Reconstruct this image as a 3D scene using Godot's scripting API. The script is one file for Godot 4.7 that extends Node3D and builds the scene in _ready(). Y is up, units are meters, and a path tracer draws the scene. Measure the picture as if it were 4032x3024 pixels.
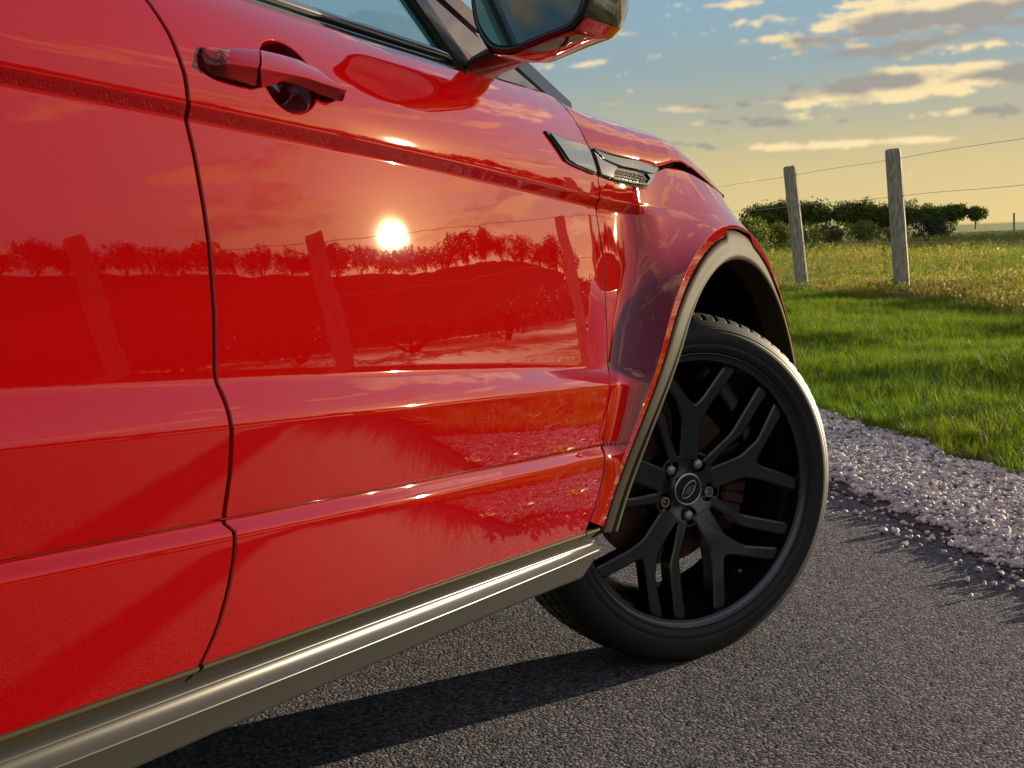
extends Node3D
# A red car at the edge of a driveway at sundown: camera, sky and sun first, then the ground, the car, the fence, the trees and the grass.

const EXPO := 3.3
const SUN_AZ := 30.6     # degrees from +x (the car's nose) towards +z (its right side)
const SUN_EL := 6.0
const EDGE := Vector2(0.545, 0.8385)    # across the driveway, towards the fence
const ALONG := Vector2(0.8385, -0.545)  # along the driveway
var rng := RandomNumberGenerator.new()
var used := {}

# ------------------------------------------------------------------ helpers
class MB:
	var v := PackedVector3Array()
	var n := PackedVector3Array()
	var c := PackedColorArray()
	var ix := PackedInt32Array()

	func link(base: int, nr: int, nc: int, wrap: bool, flip := false) -> void:
		for i in nr - 1:
			for j in (nc if wrap else nc - 1):
				var a := base + i * nc + j
				var b := base + i * nc + (j + 1) % nc
				ix.append_array([a, b, a + nc, b, b + nc, a + nc] if flip else [a, a + nc, b, b, a + nc, b + nc])

	func grid(rows: Array, wrap := false) -> void:
		var nr := rows.size()
		var nc: int = rows[0].size()
		var base := v.size()
		for i in nr:
			var r: PackedVector3Array = rows[i]
			var ra: PackedVector3Array = rows[maxi(i - 1, 0)]
			var rb: PackedVector3Array = rows[mini(i + 1, nr - 1)]
			for j in nc:
				var du: Vector3
				if wrap:
					du = r[(j + 1) % nc] - r[(j - 1 + nc) % nc]
				else:
					du = r[mini(j + 1, nc - 1)] - r[maxi(j - 1, 0)]
				var q := du.cross(rb[j] - ra[j])
				v.append(r[j])
				n.append(q.normalized() if q.length_squared() > 1e-20 else Vector3.UP)
		link(base, nr, nc, wrap)

	func tri(a: Vector3, b: Vector3, d: Vector3) -> void:
		var q := (d - a).cross(b - a)
		if q.length_squared() < 1e-22:
			return
		q = q.normalized()
		var k := v.size()
		v.append_array([a, b, d])
		n.append_array([q, q, q])
		ix.append_array([k, k + 1, k + 2])

	func tri_out(a: Vector3, b: Vector3, d: Vector3, out: Vector3) -> void:
		if (d - a).cross(b - a).dot(out) < 0:
			tri(a, d, b)
		else:
			tri(a, b, d)

	func quad_out(a: Vector3, b: Vector3, d: Vector3, e: Vector3, out: Vector3) -> void:
		tri_out(a, b, d, out)
		tri_out(a, d, e, out)

	func lathe(profile: Array, seg: int, x := Transform3D()) -> void:   # profile of Vector2(radius, height) about local z
		var rows := []
		for p in profile:
			var r := PackedVector3Array()
			for j in seg:
				var a := TAU * j / seg
				r.append(x * Vector3(p.x * cos(a), p.x * sin(a), p.y))
			rows.append(r)
		grid(rows, true)

	func disc(radius: float, h: float, seg: int, x := Transform3D()) -> void:
		var out := x.basis.z
		for j in seg:
			var a := TAU * j / seg
			var b := TAU * (j + 1) / seg
			tri_out(x * Vector3(0, 0, h), x * Vector3(radius * cos(a), radius * sin(a), h), x * Vector3(radius * cos(b), radius * sin(b), h), out)

	func box(x: Transform3D, s: Vector3, b := 0.0) -> void:       # a box with chamfered edges
		var h := s * 0.5
		for ax in 3:
			for sg in [-1.0, 1.0]:
				var p := []
				var o := Vector3.ZERO
				o[ax] = sg
				for q in [[-1, -1], [1, -1], [1, 1], [-1, 1]]:
					var w := Vector3.ZERO
					w[ax] = sg * h[ax]
					w[(ax + 1) % 3] = q[0] * (h[(ax + 1) % 3] - b)
					w[(ax + 2) % 3] = q[1] * (h[(ax + 2) % 3] - b)
					p.append(x * w)
				quad_out(p[0], p[1], p[2], p[3], x.basis * o)
		if b > 0:
			for ax in 3:
				for s1 in [-1.0, 1.0]:
					for s2 in [-1.0, 1.0]:
						var k1 := (ax + 1) % 3
						var k2 := (ax + 2) % 3
						var e := []
						for t in [-1.0, 1.0]:
							var w1 := Vector3.ZERO
							w1[ax] = t * (h[ax] - b)
							w1[k1] = s1 * h[k1]
							w1[k2] = s2 * (h[k2] - b)
							var w2 := w1
							w2[k1] = s1 * (h[k1] - b)
							w2[k2] = s2 * h[k2]
							e.append([x * w1, x * w2])
						var o := Vector3.ZERO
						o[k1] = s1
						o[k2] = s2
						quad_out(e[0][0], e[0][1], e[1][1], e[1][0], x.basis * o)

	func tube(path: PackedVector3Array, radius: float, sides: int, taper := 1.0) -> void:
		var rows := []
		for i in path.size():
			var d := (path[mini(i + 1, path.size() - 1)] - path[maxi(i - 1, 0)]).normalized()
			var a := d.cross(Vector3.UP if absf(d.y) < 0.9 else Vector3.RIGHT).normalized()
			var b := d.cross(a)
			var r := PackedVector3Array()
			var rr := radius * lerpf(1.0, taper, float(i) / maxf(path.size() - 1, 1))
			for j in sides:
				var t := TAU * j / sides
				r.append(path[i] + (a * cos(t) + b * sin(t)) * rr)
			rows.append(r)
		grid(rows, true)

	func face(a: Vector2, b: Vector2, d: Vector2, m: Callable, h: float, up: Vector3, split: int) -> void:
		if split > 0 and maxf(a.distance_to(b), maxf(b.distance_to(d), d.distance_to(a))) > .008:
			var l := [a.distance_to(b), b.distance_to(d), d.distance_to(a)]
			if l[0] >= l[1] and l[0] >= l[2]:
				face(a, (a + b) * .5, d, m, h, up, split - 1)
				face((a + b) * .5, b, d, m, h, up, split - 1)
			elif l[1] >= l[2]:
				face(b, (b + d) * .5, a, m, h, up, split - 1)
				face((b + d) * .5, d, a, m, h, up, split - 1)
			else:
				face(d, (d + a) * .5, b, m, h, up, split - 1)
				face((d + a) * .5, a, b, m, h, up, split - 1)
			return
		var k := v.size()
		tri_out(m.call(a, h), m.call(b, h), m.call(d, h), up)
		if v.size() > k and n[k].dot(up) > 0:
			for q in [a, b, d]:
				var c0: Vector3 = m.call(q, h)
				var w: Vector3 = (m.call(q + Vector2(.001, 0), h) - c0).cross(m.call(q + Vector2(0, .001), h) - c0).normalized()
				if w.dot(up) < 0:
					w = -w
				for i in 3:
					if v[k + i].is_equal_approx(c0):
						n[k + i] = w

	# a bevelled plate: poly is mapped by m(Vector2, height) -> Vector3
	func prism(poly: PackedVector2Array, m: Callable, h0: float, h1: float, bevel: float, split := 0) -> void:
		var p := poly
		if Geometry2D.is_polygon_clockwise(p):
			p.reverse()
		var k := p.size()
		var inner := PackedVector2Array()
		for i in k:
			var d1 := (p[i] - p[(i - 1 + k) % k]).normalized()
			var d2 := (p[(i + 1) % k] - p[i]).normalized()
			var n1 := Vector2(-d1.y, d1.x)
			var n2 := Vector2(-d2.y, d2.x)
			inner.append(p[i] + (n1 + n2) / maxf(1.0 + n1.dot(n2), 0.4) * bevel)
		var up: Vector3 = m.call(inner[0], h1 + 0.001) - m.call(inner[0], h1)
		var t := Geometry2D.triangulate_polygon(inner)
		if t.is_empty() and bevel > .0004:
			prism(poly, m, h0, h1, bevel * .6, split)
			return
		for i in range(0, t.size(), 3):
			face(inner[t[i]], inner[t[i + 1]], inner[t[i + 2]], m, h1, up, split)
		for i in k:
			var j := (i + 1) % k
			var mid: Vector3 = m.call((p[i] + p[j]) * 0.5, h0)
			var d := (p[j] - p[i]).normalized()
			var out: Vector3 = m.call((p[i] + p[j]) * 0.5 + Vector2(d.y, -d.x) * 0.001, h0) - mid
			if bevel > 0:
				quad_out(m.call(p[i], h1 - bevel * 0.8), m.call(p[j], h1 - bevel * 0.8), m.call(inner[j], h1), m.call(inner[i], h1), out.normalized() + up.normalized())
			quad_out(m.call(p[i], h0), m.call(p[j], h0), m.call(p[j], h1 - bevel * 0.8), m.call(p[i], h1 - bevel * 0.8), out)

	func mesh() -> ArrayMesh:
		var a := []
		a.resize(Mesh.ARRAY_MAX)
		a[Mesh.ARRAY_VERTEX] = v
		a[Mesh.ARRAY_NORMAL] = n
		if c.size() == v.size() and c.size() > 0:
			a[Mesh.ARRAY_COLOR] = c
		a[Mesh.ARRAY_INDEX] = ix
		var m := ArrayMesh.new()
		m.add_surface_from_arrays(Mesh.PRIMITIVE_TRIANGLES, a)
		return m


func rgb(r: float, g: float, b: float) -> Color:
	return Color(r, g, b).linear_to_srgb()


func mat(col: Color, rough := 0.5, metal := 0.0, spec := 0.5) -> StandardMaterial3D:
	var m := StandardMaterial3D.new()
	m.albedo_color = col
	m.roughness = rough
	m.metallic = metal
	m.metallic_specular = spec
	return m


func part(parent: Node3D, called: String, b, m: Material) -> MeshInstance3D:
	var o := MeshInstance3D.new()
	o.name = called
	o.mesh = b.mesh() if b is MB else b
	o.material_override = m
	parent.add_child(o, true)
	return o


func meta(o: Node, label := "", category := "", group := "", kind := "") -> void:
	if label: o.set_meta("label", label)
	if category: o.set_meta("category", category)
	if group: o.set_meta("group", group)
	if kind: o.set_meta("kind", kind)


func numbered(called: String) -> String:
	var k: int = used.get(called, -1) + 1
	used[called] = k
	return called if k == 0 else "%s_%03d" % [called, k]


func thing(called: String, label: String, category: String, at := Vector3.ZERO, group := "") -> Node3D:
	var o := Node3D.new()
	o.name = numbered(called)
	o.position = at
	add_child(o)
	meta(o, label, category, group)
	return o


func poly2(a: Array) -> PackedVector2Array:
	var p := PackedVector2Array()
	for i in range(0, a.size(), 2):
		p.append(Vector2(a[i], a[i + 1]))
	return p


func rounded(p: PackedVector2Array, r: float, seg := 5) -> PackedVector2Array:
	var out := PackedVector2Array()
	var k := p.size()
	for i in k:
		var a := p[(i - 1 + k) % k] - p[i]
		var b := p[(i + 1) % k] - p[i]
		var t := minf(r, minf(a.length(), b.length()) * 0.45)
		var s := p[i] + a.normalized() * t
		var e := p[i] + b.normalized() * t
		for j in seg + 1:
			var f := float(j) / seg
			out.append(s.lerp(p[i], f).lerp(p[i].lerp(e, f), f))
	return out


func noise(freq: float, oct := 4, sd := 1, type := FastNoiseLite.TYPE_SIMPLEX_SMOOTH) -> FastNoiseLite:
	var f := FastNoiseLite.new()
	f.noise_type = type
	f.frequency = freq
	f.fractal_octaves = oct
	f.seed = sd
	return f


func lut(a: Array, x: float) -> float:    # piecewise linear through [x0, y0, x1, y1, ...]
	if x <= a[0]:
		return a[1]
	for i in range(2, a.size(), 2):
		if x <= a[i]:
			return lerpf(a[i - 1], a[i + 1], (x - a[i - 2]) / (a[i] - a[i - 2]))
	return a[a.size() - 1]


func dir_of(az: float, el: float) -> Vector3:
	var a := deg_to_rad(az)
	var e := deg_to_rad(el)
	return Vector3(cos(e) * cos(a), sin(e), cos(e) * sin(a))


# ------------------------------------------------------------------ sky
var n_cloud := noise(1.0, 5, 7)
var n_wisp := noise(1.0, 4, 21)
var n_puff := noise(1.0, 4, 5)
var sun_dir := dir_of(SUN_AZ, SUN_EL)


func sky_color(az: float, el: float) -> Color:
	var d := dir_of(az, el)
	var ang := rad_to_deg(acos(clampf(d.dot(sun_dir), -1, 1)))
	var away := absf(wrapf(az - SUN_AZ, -180, 180))
	# clear air, as it should look on the picture (linear), divided by the exposure at the end
	var air := Vector3(lut([0, .76, 2.5, .64, 4.5, .43, 6.5, .29, 9, .245, 18, .31, 32, .27, 52, .13, 90, .11], el),
			lut([0, .60, 2.5, .54, 4.5, .45, 6.5, .40, 9, .41, 18, .46, 32, .38, 52, .18, 90, .15], el),
			lut([0, .27, 2.5, .275, 4.5, .34, 6.5, .43, 9, .52, 18, .64, 32, .58, 52, .32, 90, .27], el))
	air *= lerpf(1.0, 0.8, smoothstep(110, 170, away))
	var glow := Vector3(1.6, .78, .22) * exp(-ang / 13.0) + Vector3(5.5, 3.2, 1.0) * exp(-ang / 3.2) + Vector3(60, 45, 22) * exp(-pow(ang / 0.75, 2))
	glow *= Vector3(1, 1, 1) * exp(-maxf(el, 0) / 26.0)
	# broken cloud on a level sheet
	var r := 1.0 / (sin(deg_to_rad(maxf(el, 0))) + 0.09)
	var p := Vector2(d.x, d.z) * r
	var s := n_cloud.get_noise_2d(p.x * 0.9, p.y * 0.9)
	var boost := 0.0
	for b in [[-9.0, 7.9, 4.4, .75, .95], [-8.2, 5.6, 5.0, .42, .85], [-12.5, 5.05, 4.0, .30, .62], [-15.6, 4.35, 2.6, .30, .62], [-21.6, 5.35, .9, .26, .62], [-12.5, 3.3, 6.5, .16, .55], [-16.6, 8.8, 1.0, .18, .55], [-14.4, 7.3, 1.3, .30, .62], [-22.0, 6.9, .6, .14, .45], [-7.5, 9.3, 3.0, .3, .6], [-19.5, 3.6, 2.0, .14, .45], [-10.5, 6.75, 3.2, .28, .5], [-18.6, 4.95, 1.5, .18, .45], [-7.2, 4.25, 2.6, .22, .5], [-25.5, 4.0, 1.8, .16, .4]]:
		boost += b[4] * exp(-pow((az - b[0]) / b[2], 2) - pow((el - b[1]) / b[3], 2))
	if az > -50 and az < 0 and el < 13:
		s = s * 0.34 - 0.36 + boost * 1.45
		s += 0.62 * n_wisp.get_noise_2d(az * 0.42, el * 1.7) + 0.34 * n_puff.get_noise_2d(az * 1.1, el * 2.8)
	else:
		s = s * 1.05 - 0.05 + 0.12 * smoothstep(55.0, 85.0, az) * (1.0 - smoothstep(150.0, 190.0, az)) + 0.36 * n_wisp.get_noise_2d(p.x * 3.1, p.y * 3.1) + 0.26 * n_puff.get_noise_2d(p.x * 9.0, p.y * 9.0)
	var dens := smoothstep(0.02, 0.30, s) * smoothstep(0.0, 2.5, el)
	if dens > 0.0:
		var q := Vector2(sun_dir.x, sun_dir.z) * r * 0.06
		var s2 := n_cloud.get_noise_2d((p.x + q.x) * 0.9, (p.y + q.y) * 0.9)
		var s1 := n_cloud.get_noise_2d(p.x * 0.9, p.y * 0.9)
		var lit := clampf(0.62 + (s1 - s2) * 3.2 - smoothstep(0.3, 0.9, s) * 0.55, 0.0, 1.0)
		var shade := Vector3(.34, .33, .30).lerp(Vector3(.42, .40, .46), smoothstep(5, 25, el))
		var bright := Vector3(1.0, .80, .44).lerp(Vector3(1.35, .95, .68), smoothstep(9, 22, el))
		var k := shade.lerp(bright, lit) * lerpf(1.0, 0.65, smoothstep(100, 170, away))
		k += glow * 0.55
		air = (air + glow).lerp(k, dens * 0.92)
	else:
		air += glow
	return Color(air.x, air.y, air.z) * (1.0 / EXPO)


func sky_tile(w: int, az0: float, az1: float, el1: float) -> Array:     # [first column, image] of the sky from the horizon up to el1 at w columns a turn
	var x0 := int((az0 + 90.0) * w / 360.0)
	var x1 := int((az1 + 90.0) * w / 360.0)
	var h := int(el1 * w / 360.0)
	var im := Image.create_empty(x1 - x0, h, false, Image.FORMAT_RGBAF)
	for y in h:
		var el := (h - y - 0.5) * 360.0 / w
		for x in x1 - x0:
			im.set_pixel(x, y, sky_color((x0 + x + 0.5) * 360.0 / w - 90.0, el))
	return [x0, im]


func sky_texture() -> ImageTexture:
	var im := Image.create_empty(4096, 2048, false, Image.FORMAT_RGBAF)
	im.fill(Color(.10, .10, .07) * (1.0 / EXPO))
	# coarse all round, finer where the picture and the paint look, finest near the horizon there
	for q in [[768, -90.0, 270.0, 90.0], [2048, -60.0, 105.0, 46.0], [4096, -52.0, 66.0, 15.0]]:
		var t := sky_tile(q[0], q[1], q[2], q[3])
		var k: float = 4096.0 / q[0]
		var tile: Image = t[1]
		tile.resize(int(tile.get_width() * k), int(tile.get_height() * k), Image.INTERPOLATE_CUBIC)
		im.blit_rect(tile, Rect2i(Vector2i.ZERO, tile.get_size()), Vector2i(int(t[0] * k), 1024 - tile.get_height()))
	return ImageTexture.create_from_image(im)


func setting_camera_and_light() -> void:
	var cam := Camera3D.new()
	cam.name = "camera"
	cam.transform = Transform3D(Basis(Vector3(.4345, -.03955, .8998), Vector3(.10606, .99433, -.00751), Vector3(-.89441, .0987, .43623)).orthonormalized(), Vector3(-2.57, .824, 1.797))
	cam.fov = 30.22
	cam.near = 0.05
	cam.far = 6000.0
	add_child(cam)
	var sky := Sky.new()
	var pano := PanoramaSkyMaterial.new()
	pano.panorama = sky_texture()
	sky.sky_material = pano
	var e := Environment.new()
	e.background_mode = Environment.BG_SKY
	e.sky = sky
	e.tonemap_mode = Environment.TONE_MAPPER_LINEAR
	e.tonemap_exposure = EXPO
	e.sdfgi_enabled = true
	e.ssao_enabled = true
	e.ssil_enabled = true
	var w := WorldEnvironment.new()
	w.name = "environment"
	w.environment = e
	add_child(w)
	var sun := DirectionalLight3D.new()
	sun.name = "sun"
	sun.light_color = Color(1.0, 0.92, 0.78)
	sun.light_energy = 1.6
	sun.light_angular_distance = 0.55
	sun.shadow_enabled = true
	sun.basis = Basis.looking_at(-sun_dir)
	add_child(sun)


# ------------------------------------------------------------------ the car's side as a height field z(x, y)
# feature lines along the body, y = a x^2 + b x + c: belt, crease top and bottom, ledge top and bottom, seam, lower ledge, bottom of the paint
const FEAT := [[.04143, .03268, 1.07996], [.00351, -.06659, .88134], [.00296, -.06965, .8655], [-.01245, -.10795, .59283], [-.00544, -.07727, .58087], [-.01142, -.09395, .47966], [-.01079, -.09457, .46541], [-.02867, -.1256, .34169]]
const S1 := [-.03378, -.13694, .32003]
const S2 := [-.02185, -.10231, .32555]
const S3 := [-.04711, -.16364, .25414]
const G1 := [-.03208, -.13563, .32047]
const ARCH := Vector2(.035, .36)
const REAR_SHUT := [0, -1.507, .31, -1.5036, .54, -1.4919, .82, -1.484, .97, -1.4834, 2, -1.4756, 2.14, -1.4714, 2.34, -1.469, 2.48, -1.4686, 2.75, -1.4741, 2.95, -1.4817, 3.29, -1.4837, 3.91, -1.4892, 4.15, -1.4891, 4.48, -1.4898, 4.89, -1.4949, 5.16, -1.4957, 5.93, -1.4905, 6.2, -1.4953, 6.45, -1.5039, 6.74, -1.5187, 6.96, -1.5369, 7, -1.541, 7.2, -1.5565]
const FRONT_SHUT := [0, -.5047, .11, -.4827, .28, -.4736, .45, -.4665, .55, -.4544, .77, -.4496, .96, -.4492, 1.95, -.4425, 2.2, -.438, 2.3, -.4363, 2.68, -.4525, 3, -.468, 3.95, -.5226, 4.55, -.5298, 5, -.5414, 6.02, -.5556, 6.33, -.57, 6.72, -.6019, 6.96, -.6325, 7, -.637, 7.2, -.6535]
# tilt of the surface (degrees, up positive) against the feature number
const TILT := [1.0, -8.0, 1.12, -40.0, 1.88, -40.0, 2.0, -14.0, 2.012, 7.0, 2.3, 5.6, 2.68, 4.6, 2.955, 2.9, 2.985, 8.0, 3.0, 20.0, 3.1, 36.0, 3.45, 33.0, 3.8, 23.0, 3.93, 14.0, 4.0, 4.0, 4.02, -2.0, 4.06, -5.0, 5.0, -9.0, 5.25, 40.0, 5.8, 40.0, 6.0, 25.0, 6.03, 8.0, 6.06, 1.0, 6.12, -2.0, 7.0, -7.0]
var n_press := noise(16.0, 2, 77)
var zt := PackedFloat64Array()
var handle_hole := true


func poly(p: Array, x: float) -> float:
	return (p[0] * x + p[1]) * x + p[2]


func make_profile() -> void:
	var step := 0.001
	zt.resize(7001)
	var ys := PackedFloat64Array()
	for f in FEAT:
		ys.append(poly(f, -1.1))
	var z := 0.0
	var last := 0.0
	for i in 7001:
		var v := i * step
		var t: float = 46.0 * pow(maxf(1.0 - v, 0), 1.2) + 0.3 if v < 0.97 else lut([.97, 46.0 * pow(.03, 1.2) + .3] + TILT, v)
		var k := tan(deg_to_rad(t))
		if i > 0:
			var seg := mini(int((i - 1) * step), 6)
			z += (ys[seg] - ys[seg + 1]) * step * (k + last) * 0.5
		zt[i] = z
		last = k
	var z1 := zt[1000]
	for i in 7001:
		zt[i] += 0.955 - z1
		if i > 4970 and i < 5000:
			zt[i] -= 0.011


func plan(x: float) -> float:
	if x < -.5:
		return -(x + 1.05) * (x + 1.05) / 14.0
	var s := minf(x, -.3) + .5
	return -.02161 - .07857 * s + .58 * s * s


func feat_v(x: float, y: float) -> float:
	var top := poly(FEAT[0], x)
	if y >= top:
		return 0.0
	for i in range(1, 8):
		var b := poly(FEAT[i], x)
		if y >= b:
			return i - (y - b) / (top - b)
		top = b
	return 7.0


func feat_y(v: float, x: float) -> float:
	var i := mini(int(v), 6)
	return lerpf(poly(FEAT[i], x), poly(FEAT[i + 1], x), v - i)


func door_z(x: float, y: float) -> float:
	var v := feat_v(x, y) * 1000.0
	var i := mini(int(v), 6999)
	var z := lerpf(zt[i], zt[i + 1], v - i) + plan(x)
	if x > -.36 and v > 1000.0:      # the crease runs out behind the wheel arch
		var fade := smoothstep(-.34, -.25, x)
		z = lerpf(z, zt[1000] + plan(x) + (v - 1000.0) * 5e-6, fade)
	if handle_hole and x < -1.25 and x > -1.38:
		var d := Vector2((x + 1.318) / .049, (y - 1.0265) / .0395).length()
		if d < 1.0:
			z -= .026 * (1.0 - smoothstep(.70, 1.0, d))
	return z


func arch_warp(p: Vector2) -> Vector2:
	if p.x < ARCH.x and p.y < .68:
		p.x -= 1.75 * pow(.68 - p.y, 2)
	return p


func lip_z(x: float, y: float) -> float:
	return 1.0 - (.028 * (1.0 - smoothstep(.42, .68, y)) if x < ARCH.x else 0.0)


func fender_z(x: float, y: float) -> float:
	var q := Vector2(x, y)
	if x < ARCH.x and y < .68:
		q.x += 1.75 * pow(.68 - y, 2)
	var r := q.distance_to(ARCH)
	var z := door_z(x, y)
	if x > -.05:
		z -= .45 * (x + .05) * (x + .05)
	var ahead := rad_to_deg(atan2(y - ARCH.y, x - ARCH.x))
	var t := clampf((r - lerpf(.487, .503, smoothstep(35.0, 88.0, ahead))) / lerpf(.082, .16, smoothstep(.74, .90, y)), 0, 1)
	var s := (1.0 - t) * (1.0 - t)
	return lerpf(z, lip_z(x, y), s)


func side_z(x: float, y: float) -> float:
	return door_z(x, y) if x < -.50 else fender_z(x, y)


func on_side(p: Vector2, h: float) -> Vector3:
	return Vector3(p.x, p.y, side_z(p.x, p.y) + h)


# a panel whose rows run along the body; f gives z(x, y)
func panel(b: MB, pts: Array, f: Callable, roll: String) -> void:
	var nr := pts.size()
	var nc: int = pts[0].size()
	var base := b.v.size()
	var e := .0005
	for i in nr:
		for j in nc:
			var p: Vector2 = pts[i][j]
			var z: float = f.call(p.x, p.y)
			b.v.append(Vector3(p.x, p.y, z))
			b.n.append(Vector3(-(f.call(p.x + e, p.y) - z) / e + .0022 * n_press.get_noise_2d(p.x, p.y), -(f.call(p.x, p.y + e) - z) / e + .0022 * n_press.get_noise_2d(p.x + 9.0, p.y), 1.0).normalized())
	b.link(base, nr, nc, false, true)
	# rolled edges
	for side in roll:
		var line := []
		var count := nr if side in "lr" else nc
		for k in count:
			var i := k if side in "lr" else (0 if side == "t" else nr - 1)
			var j := k if side in "tb" else (0 if side == "l" else nc - 1)
			var i2 := i if side in "lr" else (1 if side == "t" else nr - 2)
			var j2 := j if side in "tb" else (1 if side == "l" else nc - 2)
			var a := b.v[base + i * nc + j]
			var out := (a - b.v[base + i2 * nc + j2]).normalized()
			line.append([a, out, b.n[base + i * nc + j]])
		var rows := []
		for o in [[0, 0], [.0008, .0003], [.0014, .0011], [.0017, .0026], [.0017, .022]]:
			var r := PackedVector3Array()
			for l in line:
				r.append(l[0] + l[1] * o[0] - l[2] * o[1])
			rows.append(r)
		b.grid(rows)


func door_rows() -> Array:
	var r := []
	for i in 80:
		r.append(i * .012)
	r += [.962, .972, .98, .985, .99, .995, 1.0, 1.03, 1.06, 1.09, 1.12, 1.3, 1.6, 1.88, 1.91, 1.94, 1.97, 2.0, 2.003, 2.006, 2.009, 2.012, 2.02]
	for i in 31:
		r.append(2.04 + i * .03)
	r += [2.955, 2.965, 2.972, 2.98, 2.985, 2.99, 2.995, 3.0, 3.02, 3.04, 3.06, 3.08, 3.1]
	for i in 15:
		r.append(3.15 + i * .05)
	r += [3.89, 3.93, 3.95, 3.97, 3.985, 4.0, 4.005, 4.01, 4.015, 4.02, 4.03, 4.045, 4.06]
	for i in 9:
		r.append(4.12 + i * .1)
	r += [4.95, 4.969, 4.971, 4.985, 4.999, 5.001, 5.1, 5.25, 5.5, 5.8, 5.9, 6.0, 6.01, 6.02, 6.03, 6.04, 6.06, 6.09, 6.12]
	for i in 9:
		r.append(6.2 + i * .1)
	return r


func door_panel(left: Callable, right: Callable, cols: PackedFloat64Array, rows: Array) -> Array:
	var out := []
	for v in rows:
		var a: float = left.call(v)
		var c: float = right.call(v)
		var row := PackedVector2Array()
		for u in cols:
			var x := lerpf(a, c, u)
			row.append(Vector2(x, feat_y(v, x)))
		out.append(row)
	return out


func even(n: int) -> PackedFloat64Array:
	var p := PackedFloat64Array()
	for i in n + 1:
		p.append(float(i) / n)
	return p


var M := {}


func materials() -> void:
	var p := mat(rgb(.150, .0006, .0008), .012, 0, 0.22)
	p.clearcoat_enabled = true
	p.clearcoat = 1.0
	p.clearcoat_roughness = .012
	M.paint = p
	M.black = mat(rgb(.004, .004, .004), .8, 0, .2)
	M.rubber = mat(rgb(.012, .012, .012), .6)
	M.gloss_black = mat(rgb(.008, .008, .009), .08, 0, .6)
	M.glass = mat(Color(.45, 1.0, .95, .22), .015, 0, .66)
	M.glass.transparency = BaseMaterial3D.TRANSPARENCY_ALPHA
	M.clad = mat(rgb(.034, .028, .018), .6, .0, .09)
	M.sill = mat(rgb(.052, .050, .046), .33, .32, .30)
	M.rim = mat(rgb(.085, .092, .098), .30, 1.0)
	M.barrel = mat(rgb(.15, .165, .19), .24, 1.0)
	M.tyre = mat(rgb(.020, .020, .021), .5, 0, .36)
	M.chrome = mat(rgb(.6, .6, .6), .15, 1.0)
	M.smoke = mat(rgb(.22, .23, .24), .07, .8)
	M.mesh = mat(rgb(.012, .012, .013), .6, .0, .12)
	M.rust = mat(rgb(.10, .055, .04), .7, .4)
	M.caliper = mat(rgb(.05, .02, .018), .6, .2)
	M.bolt = mat(rgb(.36, .36, .33), .4, .8)
	M.copper = mat(rgb(.32, .20, .14), .5, .6)
	M.lens = mat(rgb(.12, .14, .16), .02, 1.0)


func car() -> Node3D:
	var t := thing("car", "red car with black wheels parked on the driveway, front wheel steered outwards", "car", Vector3(0, -.022, 0))
	car_doors(t)
	car_front(t)
	car_sill(t)
	car_handle(t)
	car_vent(t)
	car_top(t)
	car_mirror(t)
	car_wheels(t)
	return t


func car_doors(t: Node3D) -> void:
	var rows := door_rows()
	var b := MB.new()
	var cols := PackedFloat64Array()
	for i in 8:                        # finer round the handle's recess
		cols.append(i * .085 / 8.0)
	for i in 90:
		cols.append(lerpf(.085, .215, i / 90.0))
	for i in 91:
		cols.append(lerpf(.215, 1.0, i / 90.0))
	panel(b, door_panel(func(v): return lut(REAR_SHUT, v) + .0036, func(v): return lut(FRONT_SHUT, v) - .0026, cols, rows), door_z, "lrtb")
	part(t, "front_door", b, M.paint)
	handle_hole = false
	b = MB.new()
	panel(b, door_panel(func(_v): return -2.45, func(v): return lut(REAR_SHUT, v) - .0034, even(60), rows), door_z, "lrtb")
	part(t, "rear_door", b, M.paint)
	# what shows through the shut lines
	b = MB.new()
	var g := []
	for i in 15:
		var row := PackedVector3Array()
		for x in [-2.46, -2.2, -1.9, -1.6, -1.4, -1.1, -.8, -.6, -.5, -.42]:
			var y := feat_y(i * .5, x)
			row.append(Vector3(x, y, door_z(x, y) - .034))
		g.append(row)
	b.grid(g)
	part(t, "inner_body", b, M.black)
	# the plastic strip under the paint of each door
	for k in 3:
		b = MB.new()
		var x0: float = [-2.45, -1.5415 + .003, -.637 + .0025][k]
		var x1: float = [-1.5415 - .003, -.637 - .0025, -.548][k]
		var sh: float = [0.0, -.0155, -.0165][k]
		var sh1: float = [-.0155, -.0165, 0.0][k]
		g = []
		for q in [[-.001, -.012], [-.001, .0012], [.0006, .0026], [.0026, .003], [.004, .0016], [.0052, .0002], [.5, -.0025], [.94, -.0062], [1.0, -.008], [1.0, -.03]]:
			var row := PackedVector3Array()
			for j in 61:
				var f: float = clampf(q[0] if q[0] >= .3 else q[0] / .0145, 0, 1)
				var x := lerpf(x0 + sh * f, x1 + sh1 * f, j / 60.0)
				var y7 := poly(FEAT[7], x) - .0012
				var y: float = y7 - q[0] if q[0] < .3 else lerpf(y7, poly(G1, x), q[0])
				row.append(Vector3(x, y, zt[7000] + plan(x) + q[1]))
			g.append(row)
		b.grid(g)
		for e in [0, 60]:
			for i in g.size() - 1:
				b.quad_out(g[i][e], g[i + 1][e], g[i + 1][e] + Vector3(0, 0, -.02), g[i][e] + Vector3(0, 0, -.02), Vector3(-1 if e == 0 else 1, 0, 0))
		part(t, "door_strip", b, M.clad)


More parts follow.
